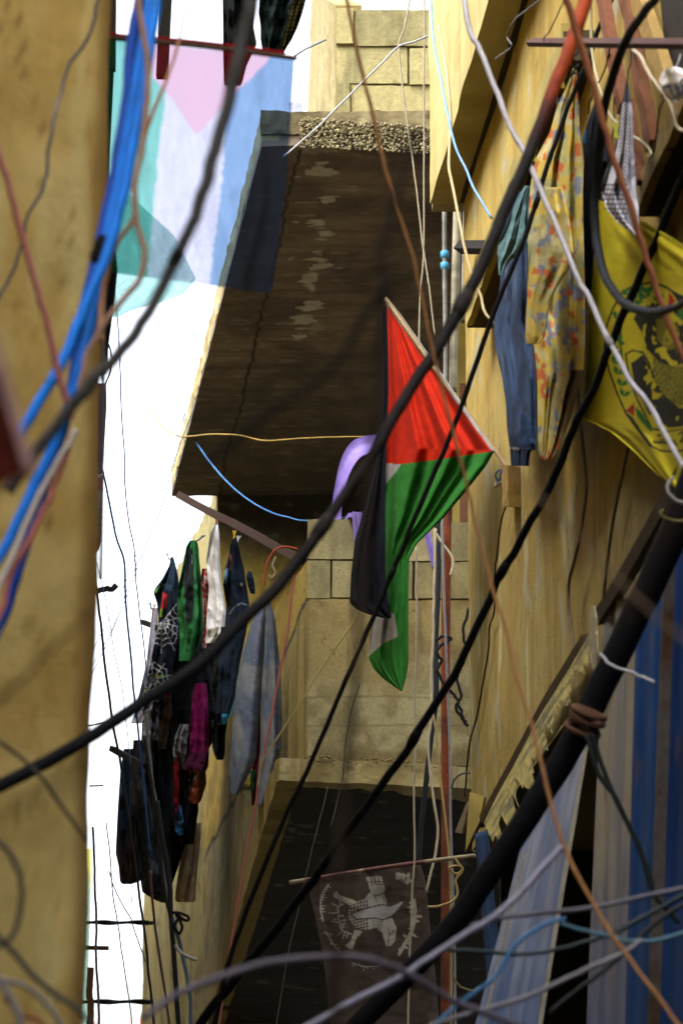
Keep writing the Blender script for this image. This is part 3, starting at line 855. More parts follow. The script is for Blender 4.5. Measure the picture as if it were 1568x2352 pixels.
for (l, a, b, wd, c) in (("red brown plank leaning in the window right of the black hose", (1384, -20), (1432, 250), 26, (.30, .115, .06)),
                         ("thick red brown plank leaning beside the keffiyeh scarf", (1436, -20), (1498, 335), 30, (.36, .15, .075)),
                         ("narrow red brown batten standing behind the keffiyeh scarf", (1440, 230), (1474, 420), 14, (.30, .12, .06))):
    A, B = on(a[0], a[1], RIGHT, .07), on(b[0], b[1], RIGHT, .07)
    mb = MB(); t = np.linspace(0, 1, 30)[:, None]; C = A * (1 - t) + B * t
    C[:, 0] += (fbm(t[:, 0] * 5, t[:, 0] * 0 + wd) - .5) * .012
    kk = np.linalg.norm(A) / FPX
    band(mb, C, wd * kk * (.9 + .3 * fbm(t[:, 0] * 7, t[:, 0] * 0 + 1)), .03, np.repeat(mixc(c, np.array(c) * .6, fbm(t[:, 0] * 9, t[:, 0] * 0 + wd)), 4, 0), view=(1, .3, .1))
    tag(mb.build("plank", WOOD), l, "plank", "planks leaning in the window")
# loose pieces by the lower corner of the wall
def board(name, label, cat, quad, Y, dep, col, m=WOOD, group=None, nx=8, ny=20):
    mb = MB(); c = np.array(col)
    Ys = Y if isinstance(Y, (tuple, list)) else (Y,) * 4
    panel(mb, *[at(x, y, yy) for (x, y), yy in zip(quad, Ys)], (0.01, dep, 0), c, nx, ny, .003, 12, plaster_cols(c, c * .6, c * 1.25))
    return tag(mb.build(name, m), label, cat, group)
board("splinter_board", "pale splintered board hanging off the lower wall corner", "board", [(1072, 1842), (1078, 1840), (1060, 1915), (1044, 1912)], 10.8, .02, (.42, .33, .22))
board("plaster_flake", "yellow tongue of loose plaster at the lower wall corner", "plaster", [(1078, 1820), (1112, 1830), (1100, 1890), (1068, 1958)], 10.4, .03, (.58, .42, .16), PLASTER)

# ------------------------------------------------------------------ purple plastic chair on the balcony
PUR = np.array((.27, .20, .56))
ch = thing("plastic_chair", "lilac plastic chair tipped over the block parapet behind the big flag", "chair", at(870, 1195, 12.1))
mb = MB()
arch = [(757, 1200), (768, 1120), (783, 1055), (806, 1016), (838, 1001), (880, 998), (925, 1004), (952, 1030), (968, 1090), (975, 1200)]
inn = [(782, 1200), (787, 1150), (800, 1095), (822, 1055), (845, 1042), (880, 1040), (912, 1046), (930, 1070), (944, 1120), (950, 1200)]
Ca = crom([at(x, y, 12.25) for x, y in arch], 50); Ci = crom([at(x, y, 12.17) for x, y in inn], 50)
Cm = (Ca + Ci) / 2 + np.array((0, .035, 0))
rows_ = np.stack([Ca, Ca * .5 + Cm * .5 + (0, .008, 0), Cm, Ci * .5 + Cm * .5 + (0, .004, 0), Ci], 1).reshape(-1, 3)
mb.add(rows_, gridf(5, 50), PUR); mb.add(rows_ + (0, .012, 0), gridf(5, 50, 0, True), PUR)
mb.build("backrest", PVC, ch)
mb = MB(); panel(mb, at(800, 1178, 12.0), at(955, 1178, 12.0), at(975, 1206, 12.5), at(780, 1206, 12.5), (0, 0, -.02), PUR, 10, 10); mb.build("seat", PVC, ch)
for q in ([(808, 1176), (830, 1176), (822, 1248), (815, 1250)], [(966, 1196), (983, 1204), (1004, 1298), (992, 1302)]):
    mb = MB(); 
    Ys = 11.93
    panel(mb, *[at(x, y, Ys) for x, y in q], (.004, .05, 0), PUR * 1.05, 4, 12)
    C = np.array([at(q[0][0] + 3, q[0][1], Ys - .006), at(q[3][0] + 2, q[3][1], Ys - .006)])
    band(mb, crom(C, 8), .012, .012, PUR * .8)
    mb.build("leg", PVC, ch)

# ------------------------------------------------------------------ corrugated sheets at lower right
def sheet(label, quad, Ys, col, col2, ribs, amp=.0045, name="corrugated_sheet", col3=None):
    """quad TL TR BR BL in pixels; ribs run along its length"""
    c = [at(x, y, yy) for (x, y), yy in zip(quad, Ys)]
    nx, ny = ribs * 10 + 1, 40
    u, v = np.meshgrid(np.linspace(0, 1, nx), np.linspace(0, 1, ny)); u = u.ravel(); v = v.ravel()
    P = c[0] * ((1 - u) * (1 - v))[:, None] + c[1] * (u * (1 - v))[:, None] + c[2] * (u * v)[:, None] + c[3] * ((1 - u) * v)[:, None]
    nrm = np.cross(c[1] - c[0], c[3] - c[0]); nrm /= np.linalg.norm(nrm)
    if nrm[1] > 0: nrm = -nrm
    w_ = np.clip(np.sin(2 * math.pi * ribs * u) * 1.8, -1, 1)
    P = P + nrm * (amp * w_)[:, None]
    n = fbm(u * 14, v * 2.5, 4); n2 = fbm(u * 40, v * 4 + 3, 4); n3 = fbm(u * 9, v * 12, 4)
    C = mixc(col, col2, sm(.35, .65, n)); C = mixc(C, np.array(col) * .55, sm(.6, .75, n2) * .6)
    C = mixc(C, col3 if col3 else col2, sm(.35, 1., v + (n - .5) * .5) * .8)
    C = mixc(C, (.18, .12, .08), sm(.74, .8, n3) * .6)
    mb = MB(); mb.add(P, gridf(nx, ny), C); mb.add(P - nrm * .003, gridf(nx, ny, 0, True), C)
    rim = list(range(nx)) + [j * nx + nx - 1 for j in range(1, ny)] + [(ny - 1) * nx + i for i in range(nx - 2, -1, -1)] + [j * nx for j in range(ny - 2, 0, -1)]
    k = len(rim); N0 = nx * ny
    mb.f += [(rim[(i + 1) % k], rim[i], rim[i] + N0, rim[(i + 1) % k] + N0) for i in range(k)]; mb.sm += [False] * k
    return tag(mb.build(name, SHEET), label, "metal sheet", "corrugated sheets under the plaster wall")
sheet("light blue corrugated sheet hanging aslant under the black pole", [(1222, 1850), (1340, 1720), (1222, 2420), (1075, 2420)], (9.0, 8.1, 7.9, 8.7), (.34, .37, .47), (.20, .24, .36), 5, col3=(.12, .20, .42))
sheet("whitish blue corrugated sheet right of the dark gap", [(1388, 1400), (1474, 1350), (1438, 2420), (1344, 2420)], (7.8, 7.3, 7.4, 7.9), (.46, .42, .34), (.32, .32, .34), 3, col3=(.18, .23, .42))
sheet("deep blue corrugated sheet beside the rusty post", [(1464, 1330), (1530, 1290), (1500, 2420), (1434, 2420)], (7.35, 6.95, 7.0, 7.4), (.02, .075, .26), (.04, .11, .30), 2)
sheet("deep blue sheet at the right frame edge beyond the rusty post", [(1545, 1250), (1660, 1200), (1640, 2420), (1505, 2420)], (6.85, 6.2, 6.2, 6.9), (.02, .06, .22), (.04, .10, .30), 3)
sheet("narrow dark blue sheet at the lower corner beside the torn canvas", [(1090, 1918), (1118, 1905), (1168, 2420), (1132, 2420)], (9.9, 9.8, 9.6, 9.7), (.025, .05, .12), (.04, .075, .16), 1, .004)
mb = MB(); t = np.linspace(0, 1, 60)[:, None]
C = at(1540, 1290, 6.8) * (1 - t) + at(1499, 2420, 6.85) * t
band(mb, C, 30 * 7.0 / FPX * (.8 + .35 * fbm(t[:, 0] * 20, t[:, 0] * 0 + 4)), .04, np.repeat(mixc((.15, .13, .12), (.10, .055, .03), sm(.4, .6, fbm(t[:, 0] * 14, t[:, 0] * 0 + 9))), 4, 0))
tag(mb.build("rusty_post", STEEL), "grey flaking rusty post between two deep blue sheets", "post")
bar("edge_batten", "pale batten along the edge of the slanted light blue sheet", "batten", (1348, 1700, 8.0), (1232, 2400, 7.8), 9, 6, (.45, .42, .34), WOOD)
bar("edge_batten", "thin pale batten in front of the light blue sheet's left half", "batten", (1204, 1960, 8.55), (1100, 2400, 8.45), 7, 5, (.42, .40, .36), WOOD)

# torn canvas strip under the wall
def torn(P=None):
    pl = [(1112, 1890), (1150, 1815), (1185, 1752), (1222, 1680), (1257, 1618), (1300, 1550), (1342, 1478), (1356, 1450)]
    top = crom([(x, y, 0) for x, y in pl], 140)[:, :2]
    rows = []
    for i, (x, y) in enumerate(top):
        t = i / 139
        d = 14 + 95 * max(0., float(fbm(np.array(t * 22.), np.array(3.), 4)) - .22) + (16 if (i * 7) % 31 < 4 else 0) - (14 if (i * 5) % 37 < 3 else 0)
        d *= (.55 + .9 * (1 - t) ** .6) * (1.0 if i > 4 else .5)
        rows.append((x - 2, y, x + d * .42, y + d))
    return rows
cloth("torn_canvas", "ragged yellow canvas strip dangling below the plaster wall", "canvas", torn(), ('p', RIGHT, .05), (.58, .48, .24), CRUMBLE, .004, (.006, .7, .4), step=1.8, wob=.1, var=.3, 
      paintfn=lambda X, Y: mixc((.80, .66, .33), (.34, .30, .20), sm(.42, .7, fbm((X + .6 * Y) / 7, Y / 46, 4))))
cloth("canvas_shred", "pale shred of canvas hanging beside the white cable tie", "canvas", [(1392, 1356, 1366), (1420, 1353, 1372), (1500, 1354, 1374), (1545, 1362, 1372), (1560, 1366, 1369)], ('p', RIGHT, .09), (.62, .56, .38), CLOTH, .006, (.01, 1, 0), step=2)

# ------------------------------------------------------------------ flags
RED, GRN, BLK, WHT = (.80, .045, .02), (.055, .32, .055), (.014, .016, .028), (.62, .60, .58)
fl = thing("hanging_flag", "large red green white and black flag hanging from a slanted pole in the centre", "flag", at(1010, 870, 10.4))
def flagpaint(X, Y):
    C = np.tile(np.array(GRN), (len(X), 1))
    C[inpoly(X, Y, [(870, 680), (1150, 1040), (1134, 1036), (1000, 1056), (918, 1066), (870, 1066)])] = RED
    C[inpoly(X, Y, [(870, 1063), (921, 1066), (908, 1085), (886, 1112), (870, 1130)])] = WHT
    C[inpoly(X, Y, [(830, 1385), (905, 1410), (914, 1462), (880, 1478), (846, 1508), (830, 1500)])] = WHT
    pole = dline(X, Y, [(885, 684), (960, 790), (1040, 900), (1137, 1034)])
    C[(pole < 8)] = (.50, .47, .46)
    return C
rowsF = [(886, 688, 897, 692), (888, 720, 922, 724), (889, 800, 975, 800), (889, 880, 1030, 880), (888, 960, 1084, 962), (887, 1030, 1136, 1034), (885, 1075, 1116, 1070), (884, 1130, 1070, 1128), (884, 1190, 1018, 1190), (884, 1240, 958, 1248), (883, 1275, 940, 1282), (882, 1340, 938, 1340), (874, 1390, 938, 1390), (856, 1425, 938, 1425), (850, 1460, 938, 1460), (846, 1500, 938, 1500), (847, 1516, 938, 1516), (858, 1538, 936, 1536), (880, 1560, 932, 1558), (906, 1578, 927, 1576), (920, 1588, 924, 1588)]
cloth("front_sheet", None, None, rowsF, ('x', 886, 10.72, 1172, 9.85), GRN, FLAGC, .004, (.036, 2.6, .8), parent=fl, step=2., paintfn=flagpaint, wob=.16, var=.22)
cloth("black_fold", None, None, [(705, 877, 888), (800, 878, 891), (900, 878, 892), (1000, 874, 888), (1080, 858, 886), (1160, 838, 885), (1240, 815, 885), (1320, 806, 885), (1385, 803, 892), (1400, 818, 896), (1412, 848, 898), (1420, 880, 898)], (10.66, 10.62), BLK, FLAGC, .012, (.02, 1.4, 2.), parent=fl, step=2.5, var=.3)
wd_ = (.33, .24, .13)
mb = MB(); C = crom([at(886, 686, 10.71), at(1010, 862, 10.34), at(1136, 1034, 9.96), at(1172, 1086, 9.85)], 30); tube(mb, C, .0085, wd_, 10)
o = mb.build("pole", WOOD); o.parent = fl; o.location = o.location - fl.location
# bracket tied to the wall that carries the pole
tb = thing("flag_bracket", "wooden cleat on the wall tied with blue string to the flag pole", "cleat", at(1162, 1120, 9.9))
mb = MB(); panel(mb, on(1152, 1068, RIGHT, .05), on(1167, 1068, RIGHT, .05), on(1167, 1162, RIGHT, .05), on(1152, 1162, RIGHT, .05), (.05, .02, 0), (.42, .28, .1), 5, 30, .006, 20); mb.build("cleat", WOOD, tb)
for k in range(3):
    mb = MB(); a = np.linspace(0, 9, 60)
    C = np.stack([at(1160, 1098 + 10 * k, 9.9)[0] + .03 * np.cos(a + k) + .008 * np.sin(3.1 * a), 9.9 + .03 * np.sin(a + k), at(1160, 1096 + 6 * k, 9.9)[2] + .02 * np.sin(1.9 * a + k)], 1)
    tube(mb, C, .0035, (.06, .13, .30) if k < 2 else (.3, .22, .1), 6); mb.build("tie_string", TWINE, tb)
board("timber_chip", "brown wooden wedge under the hems of the hanging jeans", "wedge", [(1168, 1078), (1216, 1072), (1200, 1100), (1180, 1140)], 9.7, .03, (.24, .14, .06))

# sheer flag on the left
def sheerpaint(X, Y, q=((.66, .66, .70), (.02, .20, .09), (.10, .115, .18), (.55, .03, .06), 0)):
    X = X + 9 * (fbm(X / 8, Y / 8, 2) - .5) * q[4]
    C = np.tile(np.array(q[0]), (len(X), 1))
    g = np.interp(Y, [80, 200, 430, 640], [392, 381, 356, 337]); k = np.interp(Y, [80, 230, 400, 660], [535, 526, 511, 481])
    C[X < g] = q[1]
    C[X > k] = q[2]
    if q[4]: C = C * (1 - .08 * sm(.5, .75, fbm(X / 30, Y / 90, 3)))[:, None] * (.93 + .14 * fbm(X / 2.4, Y / 30, 2))[:, None]
    C[inpoly(X, Y, [(342, 70), (640, 90), (618, 136), (540, 215), (450, 311), (392, 222), (350, 178)])] = q[3]
    return C
sf = thing("sheer_flag", "sheer back lit flag hanging upside from a stick near the left wall", "flag", at(460, 105, 5.7))
cloth("sheet", None, None, [(238, 88, 676, 134), (240, 160, 672, 200), (242, 260, 666, 296), (246, 400, 655, 440), (250, 520, 640, 560), (256, 626, 622, 674)], 5.7, WHT, SHEER, .001, (.022, 3.2, 1.), parent=sf, step=2.6, paintfn=sheerpaint, wob=.25, var=.2, tint=lambda X, Y: sheerpaint(X, Y, ((.84, .84, .93), (.52, .79, .76), (.54, .67, .84), (.88, .75, .84), 1)))
mb = MB(); tube(mb, crom([at(225, 84, 5.68), at(450, 104, 5.68), at(682, 133, 5.68)], 30), .0055, (.20, .13, .09), 8); o = mb.build("stick", WOOD); o.parent = sf; o.location = o.location - sf.location
mb = MB(); tube(mb, crom([at(250, 77, 5.69), at(330, 86, 5.69), at(420, 92, 5.69), at(560, 108, 5.69), at(655, 122, 5.69)], 40), .004, (.65, .02, .04), 6); o = mb.build("hem", CLOTH); o.parent = sf; o.location = o.location - sf.location
cloth("green_banner", "pale sea green banner with a wavy lower edge against the sky", "flag", [(262, 440, 290, 440), (256, 530, 400, 540), (252, 620, 450, 640), (256, 660, 420, 676), (256, 700, 370, 694), (258, 726, 296, 714), (262, 730, 280, 724)], 12.5, (.20, .62, .55), PALE, .001, (.03, 1.6, .5), step=2.5, tint=lambda X, Y: np.tile(np.array((.76, .93, .93)), (len(X), 1)),
      paintfn=lambda X, Y: paint(X, Y, (.42, .66, .66), [('l', [(268, 660), (300, 636), (306, 655), (270, 672)], 2, (.05, .3, .25))]))

# yellow flag on the right
INK, YEL = (.04, .04, .02), (1.0, .86, .075)
zz = lambda p: [(1097.6 + .3 * x, 564.5 + .3 * y) for x, y in p]
def yelpaint(X, Y):
    # printed wreath, ribbon, figure and lettering
    ops = [('l', [(1385, 478), (1568, 560), (1690, 640)], 3, (.62, .55, .05)),
           ('l', zz([(1110, 350), (1200, 300), (1320, 280), (1430, 310), (1568, 400), (1750, 620)]), 4.9, INK),
           ('l', zz([(1110, 350), (1030, 480), (980, 620), (970, 800), (1000, 950), (1060, 1120), (1130, 1280), (1230, 1420), (1320, 1530), (1400, 1570), (1500, 1575), (1620, 1560), (1700, 1400), (1790, 1100), (1750, 620)]), 4.6, INK),
           ('l', zz([(1110, 560), (1085, 700), (1100, 850), (1140, 1000), (1220, 1180), (1330, 1400), (1450, 1420), (1600, 1400)]), 3.8, INK)]
    for (x, y, a) in ((1050, 530, -.5), (1025, 660, -1.1), (1005, 745, -1.), (1060, 700, -1.3), (1045, 800, -.6), (1035, 870, -.6), (1062, 955, -.4), (1092, 1045, -.3), (1112, 1125, -.3), (1100, 480, -.9), (1150, 350, .2), (1190, 330, -.5), (1230, 360, .4), (1270, 330, -.3), (1290, 375, .3), (1320, 330, .5), (1210, 395, .9), (1260, 400, 1.), (1400, 400, .4)):
        for s in (-1, 1):
            an = a + math.pi / 2 + s * .6
            dx, dy = math.cos(an) * 74, -math.sin(an) * 74
            px_, py_ = -math.sin(an) * 20, -math.cos(an) * 20
            ops.append(('p', zz([(x, y + 30), (x + dx * .5 + px_, y + 30 + dy * .5 + py_), (x + dx, y + 30 + dy), (x + dx * .5 - px_, y + 30 + dy * .5 - py_)]), (.05, .30, .06)))
    ops += [('p', zz([(1460, 345), (1512, 425), (1455, 475)]), (.7, .04, .03)), ('p', zz([(1470, 340), (1700, 430), (1700, 490), (1530, 430)]), INK), ('p', zz([(1500, 520), (1568, 480), (1700, 560), (1640, 640)]), (.05, .30, .06)),
            ('l', zz([(1130, 830), (1180, 800), (1260, 815), (1310, 900), (1340, 1010)]), 4.3, INK), ('l', zz([(1130, 830), (1150, 960), (1200, 1060)]), 4.3, INK),
            ('p', zz([(1130, 1262), (1196, 1198), (1196, 1305)]), (.62, .04, .03)), ('p', zz([(1200, 1230), (1245, 1270), (1330, 1400), (1325, 1430), (1270, 1370), (1215, 1300)]), (.05, .30, .06)),
            ('p', zz([(1130, 1270), (1180, 1310), (1240, 1400), (1335, 1525), (1315, 1545), (1220, 1420)]), INK),
            ('l', zz([(1540, 1440), (1568, 1425), (1575, 1450), (1550, 1500), (1600, 1495)]), 4.9, INK), ('l', zz([(1378, 1450), (1394, 1452)]), 5.8, INK),
            ('l', zz([(1345, 1500), (1380, 1510), (1420, 1505), (1460, 1515), (1500, 1505), (1520, 1525)]), 4.6, INK)]
    for x in range(1350, 1520, 22): ops.append(('l', zz([(x, 1510), (x + 2, 1480 + (x * 7) % 17)]), 3.5, INK))
    C = paint(X, Y, YEL, ops)
    # figure printed in ink: draped head cloth above, shoulders and hands below
    n = fbm(X / 20 + 3, Y / 26, 3); n2 = fbm(X / 3.5, Y / 3.5, 3)
    hd = inpoly(X, Y, zz([(1190, 560), (1230, 480), (1330, 435), (1430, 440), (1568, 520), (1640, 640), (1640, 860), (1568, 900), (1480, 930), (1380, 880), (1290, 790), (1250, 660)]))
    C[hd & ((n > .46) | (dline(X, Y, zz([(1320, 560), (1300, 720), (1330, 800)])) < 8))] = INK
    face = inpoly(X, Y, zz([(1360, 560), (1470, 545), (1540, 640), (1530, 780), (1450, 800), (1370, 720)]))
    C[face] = (np.array(YEL) * .62); C[face & (n > .52)] = (np.array(YEL) * .3)
    sc = inpoly(X, Y, zz([(1340, 830), (1480, 920), (1640, 920), (1640, 1200), (1540, 1230), (1400, 1130), (1330, 1000)]))
    C[sc & (np.sin(X * 1.1 + 3 * n) * np.sin(Y * 1.0) > -.15)] = INK
    bd_ = inpoly(X, Y, zz([(1170, 900), (1260, 830), (1330, 960), (1400, 1120), (1540, 1240), (1640, 1240), (1600, 1380), (1450, 1395), (1330, 1330), (1240, 1150), (1190, 1020)]))
    C[bd_ & (n > .40)] = INK
    return C
yf = cloth("yellow_flag", "yellow flag with a green and black wreath emblem on the right wall", "flag",
      [(1374, 458, 1392, 466), (1368, 520, 1500, 520), (1362, 600, 1700, 640), (1352, 760, 1700, 800), (1344, 880, 1690, 930), (1336, 960, 1680, 1040), (1400, 990, 1670, 1100), (1448, 1030, 1660, 1160), (1510, 1090, 1640, 1190)], ('p', RIGHT, .07), YEL, FLAGC, .003, (.018, 2.2, .4), step=1.7, paintfn=yelpaint, wob=.12, var=.12)

# dark banner under the lower balcony
DK = (.16, .12, .105); LT = (.80, .77, .68)
z2 = lambda p: [(627.2 + .3 * x, 1819 + .3 * y) for x, y in p]
def darkpaint(X, Y):
    C = np.tile(np.array(DK), (len(X), 1))
    P_ = lambda q, c=LT: C.__setitem__(inpoly(X, Y, z2(q)), c)
    def L_(q, w_, c=LT): C[dline(X, Y, z2(q)) < w_ * .15] = c
    P_([(735, 785), (850, 785), (872, 862), (800, 880), (735, 870)])
    P_([(712, 655), (828, 645), (856, 740), (850, 772), (800, 792), (752, 790)])
    for x in (742, 772, 802): L_([(x, 650), (x + 12, 712)], 6, DK)
    L_([(725, 690), (840, 690)], 7, DK); L_([(750, 720), (780, 700), (800, 716), (845, 712)], 6, DK); L_([(750, 785), (790, 800), (850, 778)], 7, DK)
    L_([(775, 800), (800, 870)], 6, DK); L_([(835, 795), (862, 860)], 6, DK)
    P_([(568, 930), (590, 880), (640, 838), (700, 822), (742, 770), (800, 860), (830, 1000), (830, 1080), (790, 1045), (700, 1060), (630, 1040), (585, 990)])
    dome = inpoly(X, Y, z2([(568, 930), (590, 880), (640, 838), (720, 820), (735, 900), (730, 1055), (700, 1060), (630, 1040), (585, 990)]))
    gx = np.abs(((X - 627.2) / .3 - 10) % 24 - 12); gy = np.abs(((Y - 1819) / .3 + .25 * (X - 627) / .3) % 24 - 12)
    C[dome & ((gx < 3.6) | (gy < 3.6))] = DK
    band_ = inpoly(X, Y, z2([(735, 900), (800, 860), (830, 1000), (830, 1080), (760, 1040)]))
    C[band_ & (np.abs(((X + Y) / .3) % 22 - 11) < 4)] = DK
    P_([(838, 985), (912, 968), (945, 1050), (930, 1150), (905, 1182), (862, 1180), (828, 1060)])
    L_([(880, 1050), (890, 1100), (930, 1060)], 7, DK); L_([(850, 1150), (925, 1130)], 6, DK); L_([(885, 1100), (880, 1175)], 5, DK)
    P_([(460, 790), (488, 756), (502, 790), (622, 832), (632, 852), (592, 872), (500, 826), (466, 812)])
    L_([(520, 822), (600, 862)], 5, DK)
    P_([(622, 1058), (684, 1066), (660, 1105), (640, 1112), (610, 1205), (588, 1206), (553, 1180), (572, 1158), (590, 1150)])
    L_([(594, 1130), (636, 1140)], 6, DK)
    q = [(600, 940), (700, 902), (830, 870), (900, 882), (996, 840), (952, 902), (902, 952), (838, 978), (780, 962), (640, 972)]
    L_(q + q[:1], 20, DK); P_(q, (.72, .72, .72))
    rr = random.Random(3)
    # lettering: joined strokes with dots, along the arc, the right side and the borders
    def script(path, w_, up):
        Pp = crom([(a, b, 0) for a, b in path], 26)[:, :2]
        L_([tuple(p) for p in Pp], w_)
        T_ = np.gradient(Pp, axis=0); T_ /= np.linalg.norm(T_, axis=1)[:, None]
        for i in range(1, 25, 2):
            nx_, ny_ = -T_[i][1], T_[i][0]; h = up * rr.uniform(.3, 1.1) * (1 if rr.random() < .7 else -.8)
            L_([tuple(Pp[i]), (Pp[i][0] + nx_ * h + rr.uniform(-6, 6), Pp[i][1] + ny_ * h)], w_ * .8)
            if rr.random() < .4: L_([(Pp[i][0] + nx_ * h * 1.5, Pp[i][1] + ny_ * h * 1.5), (Pp[i][0] + nx_ * h * 1.5 + 5, Pp[i][1] + ny_ * h * 1.5)], 7)
    script([(530, 862), (500, 880), (500, 940), (505, 1000), (530, 1060), (598, 1092)], 13, 52)
    script([(1075, 830), (1085, 910), (1080, 990), (1060, 1070), (1010, 1160), (965, 1245)], 26, -46)
    script([(945, 628), (1010, 640), (1060, 690)], 18, 40)
    script([(420, 712), (370, 800), (365, 900), (380, 990)], 12, -22)
    script([(400, 1070), (440, 1140), (510, 1230)], 9, -26)
    script([(600, 1310), (700, 1340), (800, 1335), (870, 1300)], 7, 22)
    L_([(560, 980), (500, 1000), (450, 992)], 9)
    return C
df = thing("dark_banner", "dark brown banner with pale fists and script hanging under the lower balcony", "banner", at(870, 2000, 11.6))
cloth("sheet", None, None, [(706, 2024, 965, 1984), (706, 2040, 978, 2030), (724, 2110, 984, 2090), (738, 2180, 990, 2160), (748, 2250, 1000, 2240), (756, 2320, 1006, 2320), (762, 2420, 1012, 2420)], (11.6, 11.7), DK, FLAGC, .003, (.016, 1.8, .2), parent=df, step=1.8, paintfn=darkpaint, wob=.12, var=.15)
mb = MB(); C = crom([at(666, 2028, 11.75), at(850, 1998, 11.6), at(985, 1979, 11.5), at(1090, 1966, 11.4)], 40)
tt = np.linspace(0, 1, 40)
tube(mb, C, .009, (.2, .1, .1), 10, colfn=lambda t: mixc((.16, .075, .07), (.42, .36, .26), ((t < .1) | ((t > .36) & (t < .41)) | (t > .72)).astype(float)))
o = mb.build("pole", WOOD); o.parent = df; o.location = o.location - df.location

# ------------------------------------------------------------------ washing on the right wall
GR = "washing hung on the right wall"
FLO = [(.88, .66, .14), (.58, .60, .30), (.26, .32, .52), (.80, .22, .07), (.85, .76, .40)]
def floral(X, Y):
    a = fbm(X / 19 + 3, Y / 30, 3); b = fbm(X / 17 + 30, Y / 28 + 9, 3); c = fbm(X / 16 + 60, Y / 24, 3)
    C = mixc(FLO[0], FLO[4], sm(.45, .6, fbm(X / 30, Y / 30)))
    C = mixc(C, FLO[1], sm(.57, .63, a) * .8); C = mixc(C, FLO[2], sm(.655, .68, b) * .85); C = mixc(C, FLO[3], sm(.67, .695, c))
    return C
def floral2(X, Y):
    C = floral(X, Y)
    return mixc(C, (.12, .075, .03), sm(1290, 1316, X + (Y - 880) * .12) * (Y > 850))
t1 = thing("floral_cloth", "long yellow cloth printed with orange and blue flowers tied up by its corner", "cloth", at(1290, 160, WY(1290, 160)), GR)
cloth("hanging_length", None, None, [(152, 1317, 1323), (184, 1306, 1325), (244, 1279, 1328), (304, 1262, 1331), (364, 1230, 1335), (424, 1218, 1338), (484, 1214, 1338), (564, 1212, 1340), (640, 1212, 1342), (720, 1214, 1342), (800, 1226, 1342), (862, 1232, 1340), (900, 1234, 1326), (954, 1234, 1312), (1014, 1235, 1290), (1050, 1238, 1270), (1056, 1246, 1262)], ('p', RIGHT, .12), FLO[0], CLOTH, .05, (.045, 2.6, .5), parent=t1, step=3, paintfn=floral2, wob=.35)
cloth("front_fold", None, None, [(430, 1250, 1290), (520, 1225, 1310), (580, 1220, 1316), (620, 1216, 1304), (650, 1212, 1284), (690, 1210, 1262), (740, 1207, 1256), (775, 1206, 1250), (790, 1208, 1236)], ('p', RIGHT, .21), FLO[0], CLOTH, .05, (.03, 1.4, 1.5), parent=t1, step=3, paintfn=floral)
mb = MB(); a = np.linspace(0, 14, 90); k0 = on(1318, 150, RIGHT, .14)
tube(mb, np.stack([k0[0] + .012 * np.cos(a * 1.7), k0[1] + .012 * np.sin(a), k0[2] - .035 + .1 * a / 14 + .01 * np.sin(a * 2.3)], 1), .003, (.03, .025, .02), 6); o = mb.build("knot", TWINE); o.parent = t1; o.location = o.location - t1.location
def jeanpaint(X, Y):
    n = fbm(X / 10, Y / 60, 4)
    C = mixc((.085, .14, .28), (.05, .075, .15), sm(.4, .7, n)); C = mixc(C, (.20, .27, .40), sm(.55, .75, fbm(X / 7 + 5, Y / 90, 3)) * .7)
    C = mixc(C, (.02, .035, .08), sm(985, 1010, Y)); C[np.abs(Y - 1029 - (X - 1180) * .02) < 2.5] = (.35, .35, .36)
    return C
cloth("jeans", "blue jeans hanging by the waist under a teal shirt", "jeans", [(440, 1165, 1212), (540, 1150, 1210), (654, 1148, 1210), (744, 1134, 1212), (800, 1138, 1222), (864, 1152, 1230), (924, 1161, 1231), (984, 1164, 1231), (1026, 1170, 1229), (1040, 1171, 1217), (1070, 1173, 1215)], ('p', RIGHT, .10), (.1, .15, .28), DENIM, .05, (.03, 2.2, .9), GR, step=3, paintfn=jeanpaint, wob=.2)
cloth("jeans_cuff", "dark blue rolled jeans cuff at the lowest end of the blue jeans", "jeans", [(950, 1196, 1210), (985, 1194, 1222), (1020, 1186, 1231), (1034, 1194, 1230)], ('p', RIGHT, .16), (.025, .06, .15), DENIM, .03, (.02, 1.4, .3), GR, step=2.5)
cloth("teal_shirt", "crumpled pale teal shirt draped over the blue jeans", "shirt", [(426, 1205, 1218), (454, 1188, 1214), (500, 1170, 1213), (545, 1152, 1212), (560, 1143, 1210), (580, 1142, 1196), (600, 1143, 1168), (632, 1145, 1152)], ('p', RIGHT, .18), (.20, .38, .42), CLOTH, .04, (.035, 2.4, 0), GR, step=2.6, var=.3)
cloth("navy_shirt", "navy sleeve behind the pale teal shirt", "shirt", [(440, 1192, 1204), (500, 1165, 1190), (560, 1144, 1170), (585, 1146, 1160)], ('p', RIGHT, .06), (.02, .03, .07), CLOTH, .02, (.02, 2, 0), GR, step=3)
def kuf(X, Y):
    C = np.tile(np.array((.86, .86, 1.0)), (len(X), 1))
    u_ = (X - np.interp(Y, [184, 340, 440, 530], [1440, 1434, 1425, 1460]))
    wv = np.abs(((Y + 3 * np.sin(u_ * .55)) % 9) - 4.5)
    m1 = (np.abs(u_) < np.interp(Y, [184, 300, 440], [4, 12, 15])) & (wv < 1.4) & (Y > 235) & (Y < 450)
    C[m1] = (.02, .02, .025)
    m2 = (Y >= 420) & ((np.abs((Y % 11) - 5.5) < 1.6) | (np.abs(((X + Y * .3) % 10) - 5) < 1.2)) & (X < 1440)
    C[m2] = (.10, .10, .14)
    C[Y < 235] = (.12, .13, .18)
    return C
